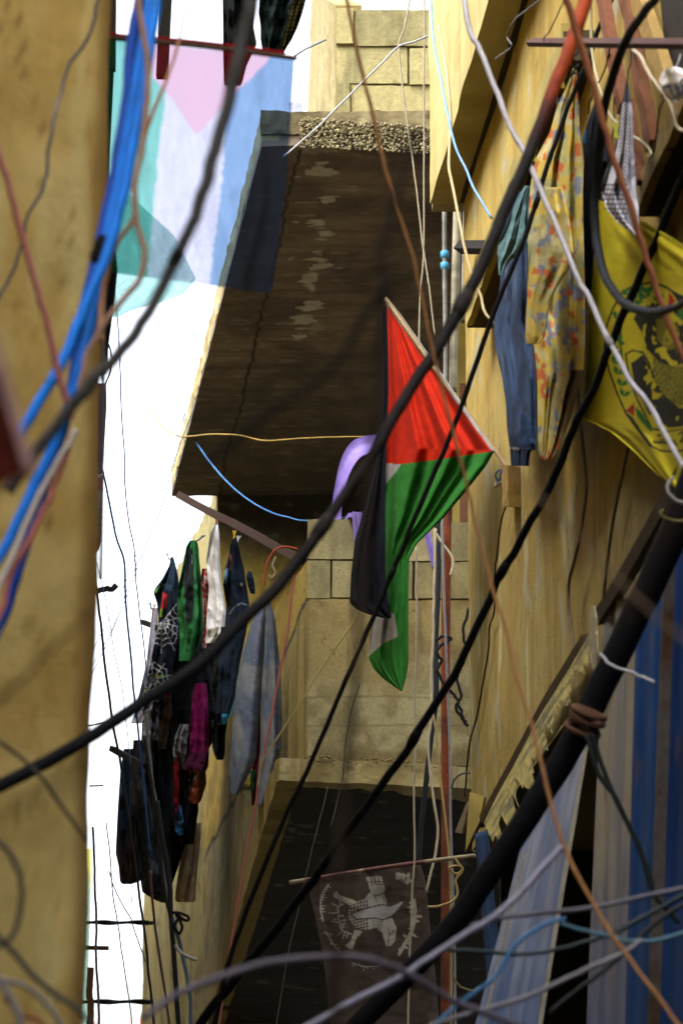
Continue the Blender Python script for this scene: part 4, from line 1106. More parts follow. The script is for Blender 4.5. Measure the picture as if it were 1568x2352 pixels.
cloth("keffiyeh", "black and white keffiyeh scarf hanging from a string in the window", "scarf", [(184, 1437, 1441), (220, 1431, 1447), (260, 1424, 1453), (340, 1412, 1455), (400, 1390, 1459), (440, 1382, 1462), (480, 1392, 1467), (510, 1418, 1468), (540, 1456, 1470)], ('p', RIGHT, .14), (.5, .5, .6), CLOTH, .03, (.03, 2.2, .5), GR, step=1.6, paintfn=kuf, wob=.2)
wire("string", "dark string holding up the keffiyeh scarf", "string", [(1447, 100), (1448, 135), (1441, 170), (1440, 190)], 3, ('p', RIGHT, .14), (.02, .02, .02), TWINE)
cloth("dark_shirt", "black garment with a blue spot behind the black hose loop", "shirt", [(236, 1364, 1372), (270, 1352, 1382), (320, 1336, 1392), (372, 1340, 1410), (376, 1340, 1408), (440, 1338, 1380), (560, 1340, 1374), (640, 1342, 1366), (680, 1350, 1358)], ('p', RIGHT, .05), (.02, .022, .035), CLOTH, .03, (.03, 1.6, .5), GR, step=3, var=.3,
      paintfn=lambda X, Y: paint(X, Y, (.022, .024, .038), [('p', [(1336, 300), (1345, 296), (1346, 326), (1338, 330)], (.02, .16, .36))]))
cup = thing("plastic_bag", "crumpled white plastic bag with blue print tied by the window", "bag", at(1548, 190, WY(1548, 190)))
mb = MB(); u, v = np.meshgrid(np.linspace(0, 2 * math.pi, 25), np.linspace(0, 1, 16)); u = u.ravel(); v = v.ravel()
rd = np.interp(v, [0, .08, .3, .6, .9, 1], [.012, .026, .036, .033, .018, .006]) * (1 + .25 * (fbm(u * 2, v * 5, 3) - .5))
cc = on(1547, 158, RIGHT, .1); B_ = np.stack([cc[0] + rd * np.cos(u), cc[1] + rd * np.sin(u), cc[2] - v * .085], 1)
mb.add(B_, gridf(25, 16), mixc((1.6, 1.6, 1.65), (.25, .32, .7), sm(.56, .6, fbm(u * 4, v * 9)) * (v > .62))); mb.build("pouch", PVC, cup)
mb = MB(); tube(mb, crom([cc + (0, 0, -.002), cc + (.012, 0, .02), cc + (.02, .02, .05)], 10), .0018, (.7, .7, .74), 6); mb.build("neck", CLOTH, cup)
# clothes pegs
def peg(px, py, Y, col, label, ang):
    t = thing("clothes_peg", label, "peg", at(px, py, Y), "clothes pegs on the washing lines")
    for s in (-1, 1):
        mb = MB(); c = at(px, py, Y); d = np.array((math.sin(ang) + s * .16, 0, math.cos(ang))) * .022
        band(mb, np.array([c - d, c + d * .2, c + d + (s * .004, 0, 0)]), .007, .006, col); mb.build("jaw", PVC, t)
peg(1228, 356, WY(1228, 356, .16), (.55, .50, .05), "yellow peg on the left rim of the floral cloth", 0)
peg(1292, 186, WY(1292, 186, .16), (.6, .5, .1), "yellow peg near the knot of the floral cloth", .1)
peg(1414, 300, WY(1414, 300, .16), (.5, .5, .06), "yellow peg beside the keffiyeh scarf", 0)
peg(1280, 236, WY(1280, 236, .1), (.02, .02, .025), "black peg left of the floral cloth", -.4)
peg(538, 1228, 14.0, (.6, .42, .03), "yellow peg holding the navy tee shirt", 0)
peg(546, 1240, 14.0, (.7, .7, .7), "white peg holding the navy tee shirt", .3)
peg(461, 1236, 14.6, (.10, .20, .42), "blue peg on the shoulder of the green jacket", .8)
peg(497, 1196, 14.3, (.45, .08, .05), "red peg at the top of the white shirt", 0)
peg(346, 1392, 15.2, (.08, .3, .5), "blue peg left of the web patterned shirt", -.3)
peg(354, 1396, 15.2, (.6, .25, .1), "orange peg left of the web patterned shirt", .1)
peg(386, 1278, 15.3, (.5, .5, .55), "grey peg on top of the navy hooded top", -.4)

# ------------------------------------------------------------------ washing on the balcony rods
GL = "washing hung out from the balcony"
def garment(name, label, cat, rows, Y, col, paintfn=None, thick=.07, fold=(.05, 1.1, 0), m=None, var=.25, step=2.4, wob=.3):
    return cloth(name, label, cat, rows, Y, col, m, thick, fold, GL, None, step, paintfn, wob, var, seed=(len(label) * 3 + rows[0][0] * .1))
garment("hooded_top", "dark navy hooded top at the upper left of the washing", "top", [(1279, 392, 398), (1300, 388, 404), (1330, 372, 410), (1352, 355, 412), (1362, 352, 414), (1385, 360, 413), (1430, 365, 412), (1460, 385, 410)], (15.4, 15.3), (.012, .03, .055), lambda X, Y: paint(X, Y, (.012, .03, .055), [('l', [(352, 1362), (368, 1348)], 6, (.18, .42, .10)), ('l', [(372, 1346), (376, 1342)], 3, (.6, .65, .6))]))
def web(X, Y):
    ops = [('p', [(374, 1360), (384, 1366), (382, 1396), (368, 1400)], (.45, .04, .04)), ('p', [(368, 1400), (376, 1397), (372, 1416), (366, 1418)], (.25, .45, .04)), ('p', [(356, 1552), (378, 1549), (379, 1557), (356, 1560)], (.25, .45, .04)), ('p', [(330, 1584), (346, 1583), (344, 1594), (330, 1592)], (.3, .45, .05))]
    c0 = (372, 1430); W_ = (.62, .64, .66)
    for a in (-.9, -.3, .25, .7, 1.15, 1.6, 2.05, 2.5, 2.9): ops.append(('l', [c0, (c0[0] + 70 * math.cos(a), c0[1] + 70 * math.sin(a))], 1.9, W_))
    for r in (16, 29, 42, 56):
        ops.append(('l', [(c0[0] + r * (1 - .13 * (k % 2)) * math.cos(-.9 + k * .245), c0[1] + r * (1 - .13 * (k % 2)) * math.sin(-.9 + k * .245)) for k in range(17)], 1.8, W_))
    c1 = (350, 1560)
    for a in np.arange(-3, 3, .7): ops.append(('l', [c1, (c1[0] + 46 * math.cos(a), c1[1] + 46 * math.sin(a))], 1.8, W_))
    for r in (14, 27, 39): ops.append(('l', [(c1[0] + r * (1 - .14 * (k % 2)) * math.cos(-3 + k * .4), c1[1] + r * (1 - .14 * (k % 2)) * math.sin(-3 + k * .4)) for k in range(16)], 1.8, W_))
    return paint(X, Y, (.010, .013, .026), ops)
garment("web_shirt", "black shirt printed with white spider webs and lime trim", "shirt", [(1356, 374, 402), (1400, 366, 408), (1440, 362, 409), (1500, 350, 406), (1560, 338, 390), (1590, 331, 378), (1600, 332, 370)], (15.1, 15.0), (.02, .02, .04), web, var=.1, step=1.7)
garment("pale_shirt", "pale lilac shirt at the left edge of the washing", "shirt", [(1396, 350, 362), (1450, 344, 362), (1520, 336, 360), (1600, 318, 352), (1640, 308, 348), (1662, 300, 335)], (15.6, 15.5), (.50, .50, .60))
garment("green_jacket", "green jacket with a black middle panel and white piping", "jacket", [(1241, 436, 452), (1256, 427, 456), (1280, 423, 457), (1353, 408, 465), (1400, 407, 467), (1449, 412, 468), (1470, 413, 462), (1519, 411, 440)], (14.9, 14.8), (.03, .18, .05),
        lambda X, Y: paint(X, Y, (.03, .185, .055), [('p', [(432, 1258), (443, 1262), (446, 1330), (444, 1420), (430, 1440), (422, 1340)], (.018, .022, .026)), ('l', [(432, 1262), (422, 1340)], 1.6, (.6, .65, .65)), ('l', [(441, 1275), (438, 1350)], 1.4, (.6, .65, .65))]), .08, (.06, 1.2, .4))
garment("white_shirt", "white long sleeved shirt hanging narrow in the middle of the washing", "shirt", [(1199, 495, 500), (1214, 488, 502), (1228, 482, 504), (1289, 473, 505), (1353, 480, 510), (1400, 476, 518), (1440, 474, 522), (1456, 474, 518), (1478, 472, 496)], (14.5, 14.4), (1., .98, 1.), lambda X, Y: paint(X, Y, (1., .98, 1.), [('p', [(478, 1446), (502, 1440), (498, 1462), (480, 1466)], (.46, .42, .36))]), .07, (.05, 0.9, .3), var=.08)
garment("red_print_shirt", "red patterned shirt between the green jacket and the white shirt", "shirt", [(1306, 464, 482), (1330, 461, 484), (1380, 467, 482), (1430, 468, 479), (1490, 464, 474)], 14.75, (.35, .04, .04), lambda X, Y: mixc((.36, .04, .04), (.45, .38, .36), sm(.55, .62, fbm(X / 5, Y / 5, 3))), step=2)
garment("navy_tee", "dark navy tee shirt hanging by its neck right of the white shirt", "shirt", [(1234, 538, 543), (1252, 528, 548), (1273, 526, 552), (1305, 517, 560), (1345, 512, 566), (1390, 520, 573), (1450, 515, 566), (1530, 502, 550), (1600, 498, 540), (1640, 496, 528)], (14.0, 13.9), (.010, .017, .034), lambda X, Y: paint(X, Y, (.010, .018, .036), [('p', [(513, 1312), (529, 1300), (526, 1318), (518, 1345)], (.12, .25, .38)), ('l', [(530, 1276), (529, 1308)], 2.4, (.45, .1, .06)), ('l', [(528, 1410), (538, 1394), (554, 1386), (570, 1390)], 2, (.25, .3, .33)), ('p', [(551, 1338), (556, 1338), (556, 1346), (552, 1346)], (.25, .27, .25))]), .07, (.05, 0.8, .7))
garment("navy_sleeve", "rolled navy garment right of the navy tee shirt", "shirt", [(1312, 570, 576), (1325, 565, 582), (1350, 570, 586), (1364, 576, 586)], 13.9, (.015, .03, .055), None, .04, (.01, 1, 0))
garment("maroon_shirt", "dark maroon cloth showing under the web patterned shirt", "shirt", [(1470, 384, 412), (1520, 380, 410), (1600, 376, 404), (1680, 380, 400)], 15.3, (.16, .015, .025))
garment("black_trousers", "black trousers filling the middle of the washing under the green jacket", "trousers", [(1440, 415, 470), (1500, 402, 486), (1560, 395, 500), (1640, 390, 512), (1680, 395, 500), (1740, 392, 470), (1800, 390, 450), (1860, 392, 456), (1900, 398, 450), (1940, 418, 444)], (15.2, 15.0), (.006, .008, .012), None, .08, (.07, 1.3, 0))
garment("black_coat", "long black coat at the back of the washing behind the jeans", "coat", [(1600, 330, 420), (1660, 326, 430), (1740, 322, 436), (1840, 320, 440), (1930, 330, 430), (1990, 345, 410), (2030, 360, 396)], 15.9, (.007, .009, .014), None, .07, (.07, 1.2, .9))
garment("black_shirt", "black shirt filling the gap between the web patterned shirt and the navy tee", "shirt", [(1440, 392, 520), (1520, 372, 530), (1600, 360, 528), (1660, 372, 516), (1700, 390, 500)], 15.6, (.007, .008, .012), None, .07, (.07, 1.4, .2))
garment("black_dress", "black dress behind the black pipe right of the magenta towel", "dress", [(1440, 500, 560), (1500, 492, 552), (1560, 486, 545), (1600, 488, 535), (1640, 490, 530), (1668, 492, 516)], 14.3, (.006, .007, .012), None, .07, (.06, 1.1, .2))
garment("grey_shirt", "light grey shirt crumpled under the black pipe", "shirt", [(1610, 333, 372), (1636, 326, 370), (1650, 332, 364), (1690, 325, 366), (1718, 330, 352)], (15.4, 15.3), (.32, .32, .35), None, .07, (.07, 1.3, .4), var=.4)
garment("brown_trouser_leg", "dark brown trouser leg beside the light grey shirt", "trousers", [(1600, 368, 402), (1660, 364, 396), (1722, 361, 388)], 15.2, (.06, .042, .036))
garment("grey_shorts", "mid grey shorts left of the magenta towel", "shorts", [(1664, 414, 434), (1690, 402, 434), (1725, 396, 432), (1750, 400, 428), (1768, 410, 424)], 15.0, (.20, .19, .21))
garment("magenta_towel", "deep magenta towel hanging folded in the washing", "towel", [(1570, 446, 474), (1620, 440, 478), (1680, 437, 480), (1735, 434, 480), (1762, 422, 478), (1770, 422, 474)], (14.8, 14.7), (.26, .012, .12), lambda X, Y: mixc((.15, .004, .065), (.05, .002, .025), sm(1724, 1730, Y)), .07, (.05, 0.9, .3))
garment("orange_print_shirt", "orange and grey printed shirt below the magenta towel", "shirt", [(1764, 436, 472), (1800, 434, 474), (1840, 434, 462), (1847, 435, 455)], 14.9, (.45, .12, .06), lambda X, Y: mixc((.42, .12, .07), (.20, .16, .16), sm(.5, .6, fbm(X / 8, Y / 9 + 4, 3)) * (Y < 1815)))
garment("black_underwear", "black underwear hanging against the bright wall", "underwear", [(1655, 486, 522), (1680, 486, 518), (1715, 487, 517), (1735, 492, 516), (1746, 498, 512)], 14.4, (.012, .013, .018), None, .02, (.02, 2, 0))
garment("light_blue_top", "light blue top peeking out behind the speckled carpet", "top", [(1530, 532, 542), (1570, 526, 542), (1610, 518, 540), (1640, 510, 532), (1664, 508, 516)], 14.1, (.05, .30, .52))
garment("red_cloth", "small red cloth beside the speckled carpet", "cloth", [(1500, 540, 549), (1530, 535, 547), (1568, 534, 545)], 14.2, (.5, .02, .02))
garment("dark_jeans", "dark blue jeans at the far left bottom of the washing", "jeans", [(1720, 284, 310), (1770, 276, 318), (1860, 270, 322), (1960, 265, 326), (1990, 272, 326), (2026, 275, 322), (2032, 282, 300)], (15.7, 15.6), (.03, .05, .09), lambda X, Y: mixc(mixc((.015, .03, .06), (.07, .13, .20), sm(.5, .75, fbm(X / 5, Y / 50, 3)) * .8), (.045, .03, .028), sm(1860, 1960, Y + (X - 290) * 2)), .08, (.07, 1.1, 0), DENIM)
garment("grey_jeans", "faded black jeans next to the dark blue jeans", "jeans", [(1700, 306, 346), (1760, 302, 352), (1850, 302, 360), (1950, 312, 378), (2020, 322, 384), (2050, 326, 386), (2066, 352, 384), (2074, 370, 382)], (15.4, 15.3), (.05, .055, .07), lambda X, Y: mixc((.022, .026, .036), (.11, .125, .15), sm(.52, .78, fbm(X / 6, Y / 34, 4)) * .8), .08, (.07, 1.2, .7), DENIM)
garment("navy_trousers", "navy trousers between the faded jeans and the magenta towel", "trousers", [(1700, 352, 400), (1780, 358, 402), (1880, 368, 402), (1980, 378, 400), (2040, 380, 392)], 15.3, (.009, .013, .024), None, .08, (.07, 1.1, .2), DENIM)
garment("dark_red_cloth", "strip of dark red cloth low in the washing", "cloth", [(1740, 398, 412), (1850, 400, 414), (1900, 408, 420), (1942, 414, 420)], 15.0, (.20, .01, .02))
garment("blue_cloth", "small blue cloth low in the middle of the washing", "cloth", [(1850, 406, 418), (1890, 402, 424), (1920, 404, 422)], 14.95, (.03, .12, .28))
garment("beige_towel", "dirty beige towel hanging lowest against the wall", "towel", [(1890, 430, 462), (1930, 424, 460), (1990, 412, 454), (2040, 404, 450), (2068, 401, 449), (2073, 408, 446)], (16.0, 15.9), (.50, .40, .30), lambda X, Y: mixc((.95, .80, .64), (.80, .50, .24), sm(.45, .7, fbm(X / 14, Y / 14)) * sm(1980, 2050, Y)), .015, (.02, 1.4, .4), var=.15)
def carpet(X, Y):
    n = fbm(X / 26, Y / 60, 4)
    C = mixc((.15, .19, .27), (.26, .28, .31), sm(.35, .65, n))
    edge_ = np.interp(Y, [1390, 1568, 1745, 1830], [606, 600, 590, 560]); stripe = ((X > edge_ - 26) & (X < edge_ + 2)) | (X > np.interp(Y, [1380, 1500, 1750], [620, 624, 622]))
    cx_, cy_ = X % 17, Y % 26
    r1 = np.hypot(cx_ - 6, cy_ - 8); r2 = np.hypot(cx_ - 12, cy_ - 20)
    C = mixc(C, (.08, .13, .36), ((np.abs(r1 - 3.2) < 1.4) & stripe).astype(float) * .7); C = mixc(C, (.50, .36, .10), ((r1 < 1.6) & stripe).astype(float) * .8); C = mixc(C, (.45, .10, .12), ((r2 < 1.8) & stripe).astype(float) * .7)
    return C
cp_ = thing("carpet", "speckled grey blue carpet slung over the rope beside the parapet", "carpet", at(605, 1390, 12.6), GL)
cloth("left_half", None, None, [(1392, 596, 609), (1420, 580, 610), (1500, 557, 606), (1568, 543, 602), (1650, 535, 597), (1710, 530, 591), (1745, 528, 588), (1790, 527, 566), (1826, 530, 546)], (12.9, 12.8), (.3, .33, .4), CLOTH, .05, (.02, .7, 2.2), parent=cp_, step=2, paintfn=carpet, wob=.1)
cloth("right_half", None, None, [(1380, 612, 619), (1420, 610, 632), (1500, 606, 640), (1568, 601, 646), (1650, 599, 648), (1720, 597, 646), (1790, 590, 630), (1850, 586, 606)], (12.75, 12.8), (.3, .33, .4), CLOTH, .03, (.02, 1.0, .4), parent=cp_, step=2, paintfn=carpet, wob=.1)
garment("green_strip", "strip of green cloth between the two carpet halves", "cloth", [(1770, 574, 590), (1810, 576, 586), (1836, 578, 582)], 12.95, (.05, .18, .09))
garment("red_strip", "dark red cloth hanging behind the right half of the carpet", "cloth", [(1640, 584, 598), (1740, 582, 598), (1810, 576, 596), (1850, 578, 590)], 12.98, (.22, .01, .02))

# dark rug overhead and purple textiles behind the left wall
def rug(X, Y):
    C = np.tile(np.array((.013, .028, .030)), (len(X), 1))
    m = (X > 668 - (Y * .25)) & ((np.abs((Y % 9) - 4.5) < 2.6) & (np.abs(((X + Y * .25) % 11) - 5.5) < 2))
    C[m] = (.30, .24, .08)
    return C
cloth("overhead_rug", "dark teal rug with a ragged yellow stitched edge overhead", "rug", [(-60, 598, 712), (0, 596, 702), (30, 594, 694), (60, 598, 684), (90, 598, 670), (112, 602, 656), (126, 612, 648)], 9.0, (.013, .028, .03), CLOTH, .04, (.05, 2.4, 0), "rugs hung overhead behind the sheer flag", None, 2.4, rug)
cloth("overhead_rug", "plain black rug overhead left of the stitched teal rug", "rug", [(-60, 508, 592), (0, 511, 588), (60, 512, 582), (100, 512, 590), (150, 513, 566), (190, 514, 556), (196, 516, 552)], 9.1, (.012, .018, .020), CLOTH, .04, (.05, 2, .5), "rugs hung overhead behind the sheer flag", None, 3)
cloth("purple_towel", "purple towel hanging on the far side of the left wall", "towel", [(880, 222, 244), (930, 222, 245), (1000, 222, 241), (1060, 222, 238), (1090, 220, 232)], 9.5, (.20, .10, .40), CLOTH, .02, (.02, 2, .3), None, None, 2.5, None, .3, .3)
cloth("dark_drape", "dark drape behind the left wall above the purple towel", "drape", [(160, 232, 262), (400, 232, 250), (620, 232, 270), (700, 232, 262), (790, 230, 250), (860, 224, 244)], 8.6, (.02, .022, .03), CLOTH, .02, (.02, 2, .3), None, None, 3)
def str_(X, Y): return paint(X, Y, (.62, .56, .60), [('p', [(210, 1098), (245, 1098), (245, 1128), (210, 1128)], (.55, .08, .14)), ('p', [(216, 1166), (226, 1166), (226, 1232), (216, 1232)], (.10, .55, .48)), ('p', [(226, 1166), (240, 1166), (240, 1262), (216, 1275), (216, 1236), (226, 1232)], (.42, .13, .04))])
cloth("striped_towel", "pink and orange striped towel behind the left wall below the purple towel", "towel", [(1090, 218, 238), (1150, 218, 236), (1230, 216, 234), (1262, 216, 228), (1272, 216, 220)], 10.5, (.6, .5, .55), CLOTH, .02, (.01, 2, .3), None, None, 2.0, str_)

# near red object at the left frame edge
rb = thing("red_shutter", "blurred dark red wooden shutter corner at the left frame edge", "shutter", at(20, 1000, 2.1))
mb = MB()
panel(mb, at(-90, 700, 2.15), at(-52, 720, 2.1), at(64, 1080, 2.1), at(-30, 1128, 2.15), (-.01, .02, 0), (.20, .04, .035), 20, 30, .0015, 30, plaster_cols((.55, .13, .12), (.34, .08, .075), (.7, .25, .22)))
mb.build("board", WOOD, rb)
mb = MB(); panel(mb, at(-46, 720, 2.09), at(-24, 722, 2.09), at(80, 1072, 2.09), at(60, 1084, 2.09), (-.002, .02, 0), (.85, .55, .55), 4, 20); mb.build("edge", WOOD, rb)

# ================================================================== CABLES
BLUE, DBLUE, BLACK, GREY, CREAM, PINKC, ORG = (.03, .44, 1.7), (.02, .15, .8), (.016, .017, .021), (.10, .10, .105), (.52, .46, .33), (.48, .17, .15), (.42, .17, .08)
WHITEC = (.45, .45, .52)
BB = "bundle of blue cables on the left"
W = wire
W("blue_cable", "bright blue cable on the right of the taped bundle ending behind the red shutter", "cable", [(362, -20), (345, 100), (325, 230), (288, 420), (246, 580), (200, 690), (160, 790), (110, 890), (40, 1005), (-30, 1110)], 26, (4.55, 4.3), BLUE, PVC, BB)
W("blue_cable", "bright blue cable in the middle of the bundle passing behind the grey black pipe", "cable", [(348, -20), (330, 90), (306, 230), (272, 420), (238, 570), (205, 760), (170, 890), (130, 1010), (80, 1110), (20, 1240), (-30, 1330)], 25, (4.6, 4.35), BLUE, PVC, BB)
W("blue_cable", "darker blue cable on the left of the bundle ending lowest at the frame edge", "cable", [(325, -20), (302, 90), (286, 250), (258, 420), (226, 570), (190, 720), (168, 860), (140, 1010), (105, 1110), (60, 1250), (20, 1380), (-20, 1480)], 24, (4.65, 4.4), DBLUE, PVC, BB)
W("blue_cable", "blue cable at the back of the bundle showing between its neighbours", "cable", [(335, -20), (318, 80), (297, 220), (270, 400), (232, 570), (206, 690), (150, 820), (85, 930), (20, 1035), (-30, 1120)], 19, (4.68, 4.42), (.02, .28, 1.2), PVC, BB)
W("tape_wrap", "black tape wrapped round the blue cable bundle", "tape", [(245, 548), (234, 578), (224, 606)], 46, 4.48, (.02, .02, .025), RUBBER)
W("beige_cable", "beige pink cable looping in front of the sheer flag", "cable", [(316, -20), (330, 80), (340, 180), (326, 330), (310, 420), (315, 510), (331, 580), (320, 640), (270, 700), (222, 768), (196, 830), (184, 900)], 14, (4.4, 4.4), (.75, .48, .36), PVC)
W("beige_cable", "thin orange beige cable crossing the sheer flag from the top middle", "cable", [(434, -10), (412, 90), (390, 160), (350, 260), (328, 330), (312, 410), (306, 500), (265, 565), (245, 625), (234, 700), (230, 784)], (6, 11, 13), (4.7, 4.4), (.75, .40, .24), PVC)
W("pink_cable", "pink cable curving down the left wall to the lower left frame edge", "cable", [(170, 990), (135, 1084), (120, 1130), (90, 1190), (60, 1250), (30, 1310), (5, 1390), (-20, 1450)], 15, (4.4, 4.3), (.95, .36, .32), PVC, kink=.01)
W("white_cable", "dirty white cable beside the blue cables at the lower left", "cable", [(175, 990), (140, 1050), (100, 1120), (60, 1200), (25, 1290), (-15, 1370)], 15, (4.38, 4.28), (.85, .78, .74), PVC)
W("pink_cable", "pink cable slanting across the ochre wall from the left frame edge", "cable", [(-20, 300), (10, 390), (40, 500), (80, 640), (120, 790), (155, 930), (163, 960)], (14, 16), (4.2, 4.3), (.85, .36, .33), PVC)
def gw(t): return mixc((.12, .125, .15), (.50, .48, .47), np.exp(-((t - .36) / .07) ** 2))
W("grey_wire", "slim grey wire with a pale worn patch on the left wall", "cable", [(228, -10), (205, 80), (160, 150), (140, 215), (125, 270), (112, 340), (108, 400), (90, 450), (62, 500), (50, 560), (30, 620), (0, 676), (-20, 710)], 8, (4.75, 4.6), (.12, .12, .14), PVC, colfn=gw)
gp = W("grey_pipe", "thick grey black pipe with a joint arching across the sheer flag", "pipe", [(588, -40), (574, 20), (558, 80), (540, 165), (510, 290), (472, 420), (440, 515), (405, 592), (365, 672), (320, 752), (262, 822), (185, 905), (125, 985), (62, 1070), (20, 1130)], (34, 30, 27, 30, 28), (3.5, 3.6), (.26, .255, .255), RUBBER)
mb = MB(); C = crom([at(412, 577, 3.55), at(405, 590, 3.55), at(397, 606, 3.55)], 10); tube(mb, C, .5 * 33 * 3.7 / FPX, (.02, .02, .022), 12); o = mb.build("joint", RUBBER); o.parent = gp; o.location = o.location - gp.location
def redpipe(t):
    n = fbm(t * 40, t * 0 + 1, 3)
    C = mixc((.035, .028, .03), (.02, .018, .02), sm(.4, .6, n)); C = mixc((.02, .024, .034), C, sm(.1, .35, t))
    return mixc(C, (.75, .12, .035), sm(.80, .92, t) * (1 - .5 * sm(.5, .7, n)))
W("long_pipe", "long black pipe turning rust red crossing from lower left to top right", "pipe", [(-30, 1822), (60, 1776), (130, 1736), (240, 1672), (330, 1612), (450, 1532), (560, 1424), (640, 1346), (705, 1258), (785, 1145), (855, 1045), (930, 912), (1000, 805), (1060, 700), (1110, 602), (1160, 480), (1205, 375), (1262, 230), (1318, 80), (1350, -20)], (32, 30, 27, 30, 30, 32), (4.8, 5.4, 6.0), (.03, .03, .03), RUBBER, colfn=redpipe, sides=14, tapes=(.36, .62), tapecol=(.05, .04, .04))
W("black_cable", "black cable running parallel right of the rust red pipe", "cable", [(1412, -20), (1379, 55), (1348, 140), (1312, 225), (1254, 390), (1212, 525), (1150, 680), (1110, 784), (1075, 884), (1034, 999), (944, 1209), (884, 1354), (794, 1564), (745, 1680), (694, 1793), (640, 1910), (590, 2030), (545, 2150), (510, 2270), (480, 2420)], (11, 12, 11, 12), (7.5, 8.5), BLACK, tapes=(.2, .55))
W("black_cable", "fraying black cable from the right frame edge down to the lower balcony", "cable", [(1600, 340), (1519, 525), (1434, 715), (1401, 800), (1334, 949), (1244, 1154), (1134, 1364), (1034, 1568), (954, 1688), (874, 1808), (780, 1940), (640, 2130), (480, 2330), (420, 2420)], (20, 19, 19, 22), (6.6, 8.6), (.011, .012, .018), RUBBER, kink=.02, tapes=(.42, .60))
W("thick_pole", "very thick black pole slanting up the lower right corner", "pole", [(1720, 800), (1650, 965), (1600, 1090), (1545, 1225), (1480, 1370), (1385, 1568), (1330, 1680), (1234, 1840), (1134, 1993), (1034, 2135), (930, 2245), (834, 2345), (780, 2400)], (82, 70, 62, 54, 48), (6.3, 6.9), (.012, .0125, .017), RUBBER, colfn=lambda t: mixc((.012, .0125, .018), (.03, .018, .016), sm(.5, .7, fbm(t * 12, t * 0 + 6)) * (t < .5)), sides=18)
PA, PB = at(1372, 1598, 6.5), at(1316, 1706, 6.55)
ax_ = (PB - PA) / np.linalg.norm(PB - PA); sx = np.cross(ax_, (0, 1., 0)); sx /= np.linalg.norm(sx); sy = np.cross(ax_, sx)
tt = np.linspace(0, 1, 150); pc = at(1345, 1655, 6.53)
hx = pc + ax_ * ((tt - .5) * .055 + .008 * np.sin(tt * 23))[:, None] + (.036 + .006 * np.sin(tt * 17))[:, None] * (np.cos(tt * 38)[:, None] * sx + np.sin(tt * 38)[:, None] * sy)
mb = MB(); tube(mb, hx, .0065, (.20, .10, .06), 8)
tag(mb.build("rope_wrap", TWINE), "brown rope wound round the thick black pole", "rope", WIREGROUP)
W("cable_tie", "white cable tie end poking from the thick black pole", "cable tie", [(1378, 1502), (1400, 1526), (1432, 1538), (1466, 1552), (1502, 1568)], 7, (6.4, 6.3), (.62, .62, .66), PVC)
W("cable_tie", "white cable tie loop near the right frame edge below the yellow flag", "cable tie", [(1546, 1096), (1534, 1112), (1534, 1130), (1548, 1146), (1580, 1158)], 8, 6.15, (.60, .58, .58), PVC)
W("cable_tie", "yellowish tie round the upper end of the thick pole", "cable tie", [(1524, 1170), (1516, 1180), (1530, 1190), (1556, 1196), (1590, 1190)], 6, 6.1, (.28, .24, .08), PVC)
W("black_hose", "black hose looping down in front of the yellow flag", "hose", [(1516, -20), (1470, 40), (1440, 85), (1412, 160), (1392, 230), (1376, 330), (1366, 440), (1368, 540), (1382, 610), (1404, 660), (1436, 698), (1475, 714), (1516, 715), (1560, 700), (1600, 672)], (20, 21, 21, 17), ('p', RIGHT, .30), (.03, .036, .05), RUBBER, sides=14)
W("grey_cable", "pale grey cable descending over the floral cloth and yellow flag", "cable", [(1063, -20), (1080, 70), (1100, 110), (1140, 210), (1180, 310), (1198, 338), (1222, 390), (1265, 490), (1305, 585), (1335, 655), (1348, 676), (1390, 765), (1428, 840), (1458, 893), (1478, 912), (1510, 965), (1562, 1060), (1600, 1130)], (13, 14, 13, 14, 13), (7.3, 6.4), (.55, .54, .60), PVC, tapes=(.72,), tapecol=(.5, .5, .52))
W("salmon_cable", "salmon pink cable over the keffiyeh and yellow flag", "cable", [(1296, -20), (1318, 55), (1340, 120), (1362, 200), (1390, 300), (1420, 395), (1448, 470), (1468, 540), (1500, 640), (1536, 740), (1580, 850)], (17, 16, 14), (5.6, 6.0), (.85, .38, .24), PVC)
W("orange_wire", "thin orange brown wire crossing the big flag down to the lower right corner", "cable", [(792, -20), (814, 90), (859, 275), (884, 390), (914, 485), (944, 575), (969, 690), (985, 770), (1019, 909), (1039, 989), (1064, 1084), (1084, 1169), (1114, 1284), (1139, 1374), (1164, 1454), (1189, 1568), (1219, 1663), (1249, 1778), (1272, 1870), (1309, 1978), (1359, 2068), (1409, 2153), (1484, 2258), (1570, 2370)], (8, 10, 8, 8, 8, 9, 10, 10), (5.4, 5.4, 5.0), (.42, .21, .09), PVC)
W("blurred_wire", "grey brown blurred wire hanging in front of the big flag", "cable", [(950, 300), (935, 360), (905, 470), (872, 578), (886, 636), (878, 700), (868, 800), (856, 950), (848, 1080), (838, 1250), (826, 1420), (806, 1650), (788, 1850), (775, 2060), (768, 2400)], 20, (2.3, 2.4), (.10, .072, .055), RUBBER)
W("blurred_wire", "very dark blurred wire slanting behind the chair over the upper balcony", "cable", [(900, 640), (830, 740), (760, 850), (640, 930), (560, 1000), (470, 1060)], 18, 2.3, (.02, .017, .018), RUBBER)
